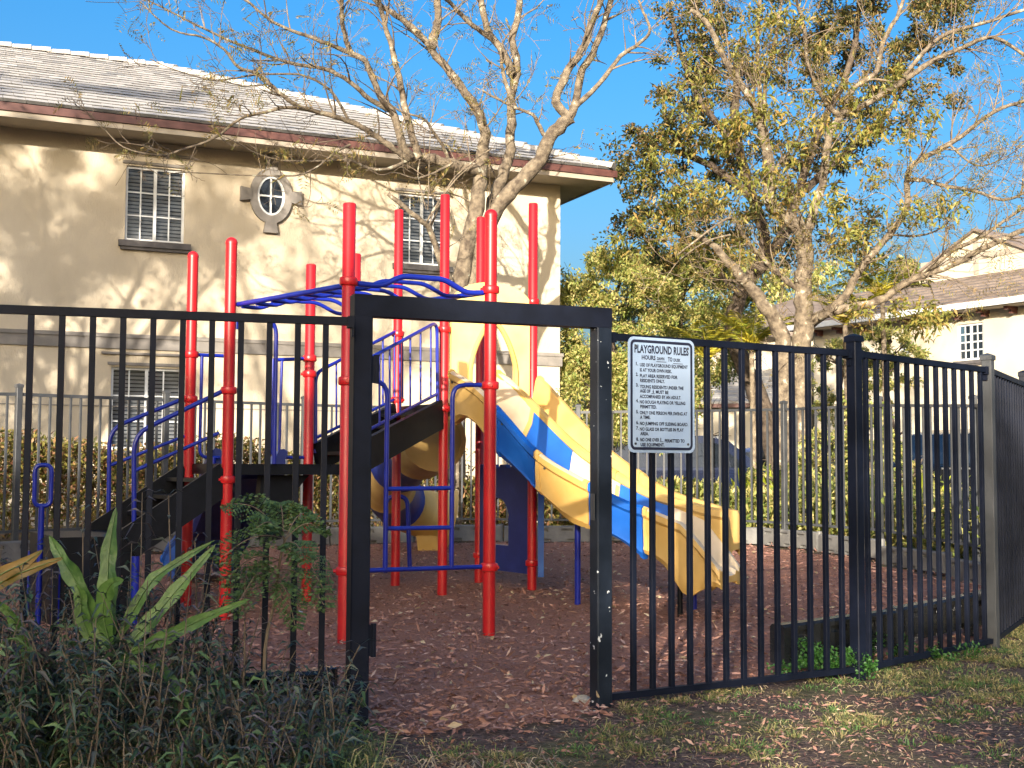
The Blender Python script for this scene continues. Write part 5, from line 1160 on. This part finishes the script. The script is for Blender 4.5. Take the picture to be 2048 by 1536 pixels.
for i, (px, py, Yb) in enumerate(((1545, 1040, 19.6), (1590, 1050, 19.0), (1640, 1040, 19.8), (1735, 1060, 18.4), (1770, 1050, 19.2), (1500, 1030, 20.4), (1850, 1070, 17.6))):
    c = D(px, py, Yb); g = float(gz(c.x, c.y)); lv = []
    for k in range(9): a = random.uniform(0, 6.28); lv.append((Vector((math.cos(a) * .5, math.sin(a) * .5, 1.2)), random.uniform(.7, 1.35), random.uniform(.10, .17), random.uniform(.5, 1.5), .0))
    strap_plant('ginger_plant', ['bright yellow-green broad-leaved plant left of the pale trunks', 'bright broad-leaved plant in front of the left pale trunk', 'bright broad-leaved plant in front of the right pale trunk', 'bright plant just left of the first fence post right of the sign', 'bright plant just right of the first fence post right of the sign', 'small bright plant near the navy car', 'bright plant left of the dark car'][i], (c.x, c.y, g), lv, LEAF_BRIGHT, group='broad-leaved plants in the right bed')

# ================================================================ FOREGROUND
# wood chips on the mulch
n = 42000; u = rng.random(n); yy = 5.4 + (rng.random(n) ** 1.5) * 12; xx = rng.uniform(-6, 5, n) * np.clip(yy / 12, .35, 1); k = inside(xx, yy, MULCH_POLY); xx, yy = xx[k], yy[k]; n = len(xx)
P = np.stack([xx, yy, gz(xx, yy) + .016 + .014 * rng.random(n)], 1); A = rng.normal(size=(n, 3)) * np.array([1, 1, .22]); V, Fq = leaf_geo(P, A, .025 + .07 * rng.random(n) ** 2, .007 + .014 * rng.random(n), fold=.1)
tag(put('wood_chips', np_mesh('wood_chips', V, Fq, CHIPM)), 'scattered reddish wood chips over the mulch', kind='stuff')
n = 2600; yy = rng.uniform(4.7, 6.6, n); xx = rng.uniform(-1.2, 2.6, n); P = np.stack([xx, yy, gz(xx, yy) + .008 + .01 * rng.random(n)], 1); V, Fq = leaf_geo(P, rng.normal(size=(n, 3)) * np.array([1, 1, .2]), .015 + .05 * rng.random(n) ** 2, .005 + .012 * rng.random(n)); tag(put('stray_chips', np_mesh('stray_chips', V, Fq, CHIPM)), 'stray mulch chips on the dirt in front of the gate', kind='stuff')
n = 900; yy = rng.uniform(5.6, 16, n); xx = rng.uniform(-5, 4.5, n) * np.clip(yy / 12, .4, 1); k = inside(xx, yy, MULCH_POLY); xx, yy = xx[k], yy[k]; n = len(xx); P = np.stack([xx, yy, gz(xx, yy) + .035], 1)
V, Fq = leaf_geo(P, rng.normal(size=(n, 3)) * np.array([1, 1, .3]), .03 + .05 * rng.random(n), .012 + .02 * rng.random(n)); tag(put('leaf_litter', np_mesh('leaf_litter', V, Fq, STRAW)), 'pale dry leaves and twigs lying on the mulch', kind='stuff')
# grass
def patch(x, y): return np.sin(x * 1.9 + 1.3 * np.sin(y * 1.7)) * np.sin(y * 2.6 + .8 * np.sin(x * 2.3)) + .35 * np.sin(x * 5.3 + y * 4.1)
def grass(n, xr, yr, thr, hmin, hmax, mt, name, label, w=.005, lay=.9):
    x = rng.uniform(*xr, n * 3); y = rng.uniform(*yr, n * 3); right = smooth(.0, 1.6, x) * .55 + .35 * smooth(-.8, -1.6, x); v = patch(x, y) + right + rng.normal(size=n * 3) * .35
    k = (v > thr) & ~inside(x, y, MULCH_POLY); x, y = x[k][:n], y[k][:n]; m_ = len(x); L_ = hmin + (hmax - hmin) * rng.random(m_); P = np.stack([x, y, gz(x, y) - .004], 1)
    A = rng.normal(size=(m_, 3)) * np.array([lay, lay, .25]) + np.array([0, 0, 1.0]); V, Fq = leaf_geo(P, A, L_, w * (0.7 + .6 * rng.random(m_)), fold=.3, droop=.25); tag(put(name, np_mesh(name, V, Fq, mt)), label, kind='stuff')
def clump_grass(k, xr, yr, thr, mt, name, label, hmin, hmax):
    cx = rng.uniform(*xr, k * 4); cy = rng.uniform(*yr, k * 4); near_f = 1.1 * np.exp(-((edge_dist(cx, cy, MULCH_POLY) - .12) / .25) ** 2) * (cx > .5)
    v = patch(cx, cy) + .45 * smooth(.2, 2.2, cx) + near_f + .5 * smooth(6.2, 7.5, cy) + rng.normal(size=k * 4) * .4; q = (v > thr) & ~inside(cx, cy, MULCH_POLY); cx, cy = cx[q][:k], cy[q][:k]; m_ = len(cx)
    nb = rng.integers(18, 70, m_); idx = np.repeat(np.arange(m_), nb); n_ = len(idx); sp = (.015 + .045 * rng.random(m_))[idx]; off = rng.normal(size=(n_, 2)) * sp[:, None]; x = cx[idx] + off[:, 0]; y = cy[idx] + off[:, 1]; kk = ~inside(x, y, MULCH_POLY); x, y, off, idx, sp = x[kk], y[kk], off[kk], idx[kk], sp[kk]
    L_ = (hmin + (hmax - hmin) * rng.random(m_))[idx] * (.5 + .8 * rng.random(len(x))); A = np.stack([off[:, 0] / sp * .45, off[:, 1] / sp * .45, np.ones(len(x))], 1) + rng.normal(size=(len(x), 3)) * np.array([.45, .45, .15])
    V, Fq = leaf_geo(np.stack([x, y, gz(x, y) - .004], 1), A, L_, .0055 * (.7 + .6 * rng.random(len(x))), fold=.3, droop=.3); tag(put(name, np_mesh(name, V, Fq, mt)), label, kind='stuff')
clump_grass(950, (-2.4, 4.6), (4.6, 9.5), .78, GRASSM, 'grass', 'patchy tufts of grass in front of the fence', .02, .065)
clump_grass(170, (-.6, 4.2), (4.6, 8.5), .3, mat('fresh_grass', (.05, .12, .03), (.14, .24, .07), rough=.6, island=True, transl=.25), 'fresh_grass', 'a few fresh green tufts among the worn grass', .025, .06)
n = 1500; x = rng.uniform(-2.3, .2, n); y = 4.55 + .55 * rng.random(n) ** 1.6; V, Fq = leaf_geo(np.stack([x, y, 0 * x + .01], 1), rng.normal(size=(n, 3)) * np.array([1, .8, .2]) + np.array([0, 0, .55]), .06 + .16 * rng.random(n), .006, droop=.5); tag(put('dead_grass', np_mesh('dead_grass', V, Fq, STRAW)), 'brown dead grass at the bottom edge in front of the weeds', kind='stuff')
grass(11000, (-2.6, 4.6), (4.6, 8.5), -.6, .02, .065, STRAW, 'dry_grass', 'dry straw and dead grass on the bare dirt', lay=2.2, w=.004)
grass(16000, (3.2, 9), (6.5, 12), .0, .03, .09, GRASSM, 'grass', 'thicker grass outside the fence on the far right')

# weeds along the left fence
def weeds(name, count, mt, lscale, wscale, hscale, label):
    P, A, L_, W = [], [], [], []; b = MB()
    for _ in range(count):
        x = random.uniform(-2.5, -.66); y = min(random.uniform(4.5, 5.45), 5.2 + .27 * (x + 2.16)); tall = float(1 - smooth(-1.55, -.8, x))
        hh = random.uniform(.16, .36) + tall * random.random() ** 1.3 * .6; hh *= hscale * (.6 + .4 * min(1, (y - 4.45) / .4)); d = Vector((random.gauss(0, .22), random.gauss(-.05, .2), 1)).normalized(); base = Vector((x, y, 0))
        bend = Vector((random.gauss(0, .1), random.gauss(0, .1), 0)) * hh; pts = [base + d * hh * t + bend * t * t for t in (0, .35, .7, 1)]; b.tube(pts, [.0035, .003, .0025, .0015], 4, False); m_ = int(3 + hh * 17)
        for i in range(m_):
            t = .2 + .8 * (i + 1) / m_; q = base + d * hh * t + bend * t * t; a = random.uniform(0, 6.28); l0 = lscale * random.uniform(.05, .15) * (1.1 - .45 * t)
            for s in ((0, math.pi) if random.random() < .75 else (0,)): P.append(q); A.append(Vector((math.cos(a + s), math.sin(a + s), random.uniform(-.35, .95)))); L_.append(l0 * random.uniform(.7, 1.2)); W.append(wscale * random.uniform(.008, .018))
    V, Fq = leaf_geo(np.array([tuple(p) for p in P]), np.array([tuple(p) for p in A]), np.array(L_), np.array(W), droop=.4); tag(put(name, np_mesh(name, V, Fq, mt)), label, kind='stuff')
    tag(part(name + '_stems', b, TWIG, None), 'thin stems of the ' + label, kind='stuff')
weeds('undergrowth', 430, LEAF_DARK, 1.0, 1.0, 1.0, 'tangle of dark narrow-leaved weeds along the left fence')
weeds('green_weeds', 230, mat('green_weed_leaf', (.035, .075, .035), (.13, .22, .085), rough=.45, island=True, transl=.2), 1.15, 1.25, .85, 'lighter green weeds mixed into the left fence tangle')
weeds('purple_weeds', 90, mat('purple_weed_leaf', (.04, .035, .042), (.14, .12, .13), rough=.45, island=True, transl=.15), 1.2, .7, 1.25, 'purplish narrow-leaved weeds rising above the left fence tangle')
n = 5200; x = rng.uniform(-2.4, -.5, n); y = rng.uniform(4.6, 5.45, n); L_ = .12 + .22 * rng.random(n); k = (patch(x * 1.5, y * 1.5) > -.1) & (y < 5.25 + .25 * (x + 2.16)); x, y, L_ = x[k], y[k], L_[k]
V, Fq = leaf_geo(np.stack([x, y, 0 * x], 1), rng.normal(size=(len(x), 3)) * np.array([.7, .6, .2]) + np.array([0, 0, 1]), L_, .006, droop=.45); tag(put('long_grass', np_mesh('long_grass', V, Fq, LONGG)), 'long arching grass among the weeds by the left fence', kind='stuff')

# tall narrow weed stalks that stand out
def stalk(label, px, ybase, ytop, Yb, lean, nleaf, ll, mt=LEAF_DARK):
    a = D(px, ybase, Yb); c = D(px + lean, ytop, Yb); base = Vector((a.x, a.y, min(a.z, .0))); t = root('weed_stalk', label, 'weed', base, 'weed stalks by the left fence'); b = MB(); pts = [base, base.lerp(c, .5) + Vector((.01, 0, 0)), c]; b.tube(pts, [.005, .004, .0025], 5); part('stem', b, TWIG, t)
    P, A, LL = [], [], []
    for i in range(nleaf):
        q = base.lerp(c, .25 + .75 * (i + 1) / nleaf); an = i * 2.4
        for s in (0, math.pi): P.append(tuple(q)); A.append((math.cos(an + s), math.sin(an + s), .45)); LL.append(ll * random.uniform(.7, 1.1))
    V, Fq = leaf_geo(np.array(P), np.array(A), np.array(LL), .012, droop=.3); put('leaves', np_mesh('leaves', V, Fq, mt), t)
stalk('dark weed stalk in front of the stair stringer', 345, 1330, 990, 5.15, -8, 8, .11); stalk('dark weed stalk left of the stair, beside the tall strap leaf', 160, 1330, 1020, 5.1, 6, 8, .1)
stalk('dark weed stalk before the leftmost red post', 395, 1330, 1085, 5.2, -5, 7, .1); stalk('weed stalk leaning at the foot of the left gate post', 600, 1480, 1290, 5.3, 120, 9, .10); stalk('weed stalk near the left edge of the picture', 40, 1330, 1180, 5.0, -10, 8, .1)
stalk('thin weed stalk between the strap leaves and the sapling', 480, 1380, 1150, 5.2, 10, 7, .09)

# big strap-leaved fern: every leaf placed by where it shows
fb = D(245, 1330, 5.0); fb = Vector((fb.x, fb.y, .0)); sp_ = root('bird_nest_fern', 'plant with long wavy light green strap leaves by the left fence', 'plant', fb)
def px_leaf(par, pts, Y0, Y1, W, mt, name='leaf', wave=.16):
    q = [D(x, y, Y0 + (Y1 - Y0) * i / (len(pts) - 1)) for i, (x, y) in enumerate(pts)]; n_ = 16; c = [cat(q, i / n_) for i in range(n_ + 1)]; b = MB(); ph = random.random() * 6
    for i, p in enumerate(c):
        t = i / n_; ax = (c[min(i + 1, n_)] - c[max(i - 1, 0)]).normalized(); vw = (p - CAM).normalized(); s = ax.cross(vw).normalized(); s = (s + vw * .35).normalized(); w = W * .5 * max(.02, math.sin(math.pi * (.06 + .94 * t) ** .8) ** .75) * (1 + wave * math.sin(t * 20 + ph)); nn_ = -(vw - ax * vw.dot(ax)).normalized()
        b.v += [tuple(p + s * w + nn_ * w * .22), tuple(p + s * w * .12 - nn_ * .001), tuple(p - s * w * .12 - nn_ * .001), tuple(p - s * w + nn_ * w * (.22 + .3 * math.sin(t * 17 + ph)))]
    for i in range(n_):
        a = i * 4
        for k in range(3): b.f.append((a + k, a + k + 1, a + 5 + k, a + 4 + k)); b.mi.append(0)
    lf = part(name, b, mt, par, 80)
    if W > .045: part('midrib', MB().tube([p - (p - CAM).normalized() * .0035 for p in c], [.0028 * (1 - .8 * i / n_) + .0004 for i in range(n_ + 1)], 5), MIDRIB, lf, 60)
for pts, y0, y1, W in (([(222, 1270), (215, 1180), (218, 1100), (232, 1015)], 5.0, 5.08, .075), ([(215, 1300), (160, 1180), (125, 1120), (98, 1070)], 5.0, 5.1, .07), ([(235, 1280), (290, 1180), (330, 1140), (430, 1080)], 5.02, 5.12, .05), ([(255, 1290), (310, 1230), (370, 1160), (432, 1088)], 5.0, 5.14, .062), ([(262, 1302), (330, 1275), (400, 1240), (500, 1198)], 4.98, 4.92, .058), ([(220, 1290), (205, 1220), (220, 1170), (248, 1160)], 4.97, 4.9, .07), ([(190, 1300), (165, 1240), (160, 1190), (150, 1170)], 5.0, 5.0, .06), ([(300, 1330), (330, 1345), (355, 1380), (380, 1420)], 4.95, 4.85, .045), ([(240, 1310), (290, 1335), (330, 1320)], 4.95, 4.9, .04), ([(60, 1330), (40, 1270), (20, 1230), (-10, 1200)], 4.95, 4.9, .05)):
    px_leaf(sp_, pts, y0, y1, W, LEAF_STRAP)
cr = root('croton', 'yellow-orange croton leaves poking in at the left edge', 'plant', (*D(-40, 1300, 4.85).xy, 0))
for pts, W in (([(-50, 1190), (0, 1150), (50, 1125), (85, 1100)], .055), ([(-45, 1200), (10, 1160), (70, 1135), (128, 1115)], .05)): px_leaf(cr, pts, 4.85, 4.9, W, CROTON, wave=.04)
part('stem', MB().tube([(*D(-40, 1300, 4.85).xy, 0), D(-48, 1195, 4.85)], .006, 6), TWIG, cr)

# feathery sapling in front of the fence
sb = D(528, 1335, 5.25); sb = Vector((sb.x, sb.y, 0)); sap = root('sapling', 'young feathery-leaved sapling in front of the left fence', 'sapling', sb)
tr_pts = [sb, D(530, 1300, 5.25), D(548, 1210, 5.25), D(560, 1120, 5.25), D(572, 1075, 5.26)]; part('stem', MB().tube([cat(tr_pts, i / 12) for i in range(13)], [.009 - .004 * i / 12 for i in range(13)], 6), TWIG, sap, 60)
for (sx_, sy_), (ex_, ey_), dy in (((572, 1078), (440, 1120), -.1), ((570, 1080), (465, 1008), .12), ((572, 1078), (650, 1065), .05), ((565, 1100), (645, 1175), -.12), ((560, 1120), (452, 1160), -.1), ((568, 1090), (560, 1010), .1), ((556, 1140), (648, 1210), -.15), ((560, 1120), (470, 1220), -.15), ((566, 1100), (610, 1120), -.2), ((570, 1078), (510, 1060), -.15), ((552, 1160), (590, 1250), -.1), ((568, 1085), (620, 1030), .1), ((556, 1150), (480, 1185), .1)):
    a = D(sx_, sy_, 5.25); c = D(ex_, ey_, 5.25 + dy); f = hub('frond', sap); pts = [a.lerp(c, i / 10) + Vector((0, 0, .05 * math.sin(math.pi * i / 10))) for i in range(11)]; part('midrib', MB().tube(pts, .0022, 4), TWIG, f); P, A, LL = [], [], []; ax = (c - a).normalized(); s = ax.cross(Vector((.2, -.6, .8))).normalized(); le = (c - a).length
    for i in range(2, 11):
        for sg in (-1, 1):
            pd = (s * sg + ax * .55 + Vector((0, 0, -.15))).normalized(); pl = le * .34 * math.sin(math.pi * (i + .5) / 12); pn = pd.cross(Vector((0, -.5, .9))).normalized()
            for k in range(1, 9):
                for s2 in (-1, 1): P.append(tuple(pts[i] + pd * pl * k / 8)); A.append(tuple(pn * s2 + pd * .4)); LL.append(.021)
    V, Fq = leaf_geo(np.array(P), np.array(A), np.array(LL), .011, fold=.1); put('leaflets', np_mesh('leaflets', V, Fq, LEAF_FERN), f)

# low green weed at the first post right of the sign, concrete at the gate post, bits of litter
gw = VP(FENCE_R[0], FENCE_R[1], 1672, 1310); gw = Vector((gw.x - .03, gw.y + .10, 0)); tb2 = root('clover_patch', 'clump of fresh green clover at the foot of a fence post', 'weed', (gw.x, gw.y, 0)); n = 1900; Q = clumpy(n, (gw.x, gw.y, .09), (.30, .06, .11), 26, .06); Q = Q[Q[:, 2] > .005]; V, Fq = leaf_geo(Q, rand_dirs(len(Q), .6), .022, .016); put('foliage', np_mesh('foliage', V, Fq, mat('clover_leaf', (.03, .10, .02), (.06, .17, .03), rough=.5, island=True, transl=.2)), tb2)
gw2 = VP(FENCE_R[1], FENCE_R[2], 1850, 1290); gw2 = Vector((gw2.x - .05, gw2.y - .12, 0)); tb3 = root('clover_patch', 'sparser green weeds behind the second fence bay right of the sign', 'weed', (gw2.x, gw2.y, 0)); Q = clumpy(900, (gw2.x, gw2.y + .22, .07), (.5, .12, .08), 20, .06); Q = Q[Q[:, 2] > .005]; V, Fq = leaf_geo(Q, rand_dirs(len(Q), .6), .024, .015); put('foliage', np_mesh('foliage', V, Fq, MATS['clover_leaf']), tb3)
def rock(label, p, r, seed):
    random.seed(seed); b = MB(); n1, n2 = 8, 12; rings = []
    for i in range(n1 + 1):
        th = math.pi * i / n1; rings.append([(p[0] + r[0] * math.sin(th) * math.cos(2 * math.pi * j / n2) * (1 + .18 * math.sin(j * 2.1 + i + seed)), p[1] + r[1] * math.sin(th) * math.sin(2 * math.pi * j / n2) * (1 + .15 * math.cos(j * 1.7 + seed)), p[2] + r[2] * math.cos(th) * (1 + .12 * math.sin(j + seed))) for j in range(n2)])
    b.loft(rings, True, False); o = part('concrete_lump', b, CONC, None, 45); tag(o, label, 'concrete')
q = G(1163, 1412); rock('broken pale concrete footing left of the right gate post', (q.x, q.y, .012), (.06, .05, .04), 1); q = G(1160, 1430); rock('flat chip of concrete in front of the gate post footing', (q.x, q.y, .002), (.052, .03, .018), 2); q = G(1192, 1428); rock('small concrete chip at the foot of the right gate post', (q.x, q.y, .002), (.028, .02, .014), 3)
q = G(597, 1236); b = MB(); b.loft([[(q.x - .03, q.y, .03), (q.x, q.y - .01, .05), (q.x + .03, q.y, .035)], [(q.x - .028, q.y + .02, .04), (q.x, q.y + .03, .055), (q.x + .028, q.y + .03, .045)]], False); tag(part('litter', b, mat('blue_wrapper', (.2, .3, .6), (.5, .6, .75), rough=.3, scale=40), None), 'small crumpled blue wrapper on the mulch', 'litter')
q = G(690, 1468); b = MB(); px_ = []
for i in range(9):
    a = i / 9 * 2 * math.pi; rr_ = .028 * (1 if i % 2 else .55); px_.append((q.x + rr_ * math.cos(a), q.y + rr_ * math.sin(a) * .8, .016 + .012 * math.sin(i * 1.7)))
b.poly(px_); tag(part('dry_leaf', b, mat('dead_leaf', (.22, .09, .05), (.32, .15, .09), rough=.7, scale=30), None), 'single dry orange-brown leaf lying by the left gate post', 'leaf')
for o in scene.objects:
    if o.parent is None and o.type in ('MESH', 'EMPTY') and 'label' not in o: print('NO LABEL', o.name)
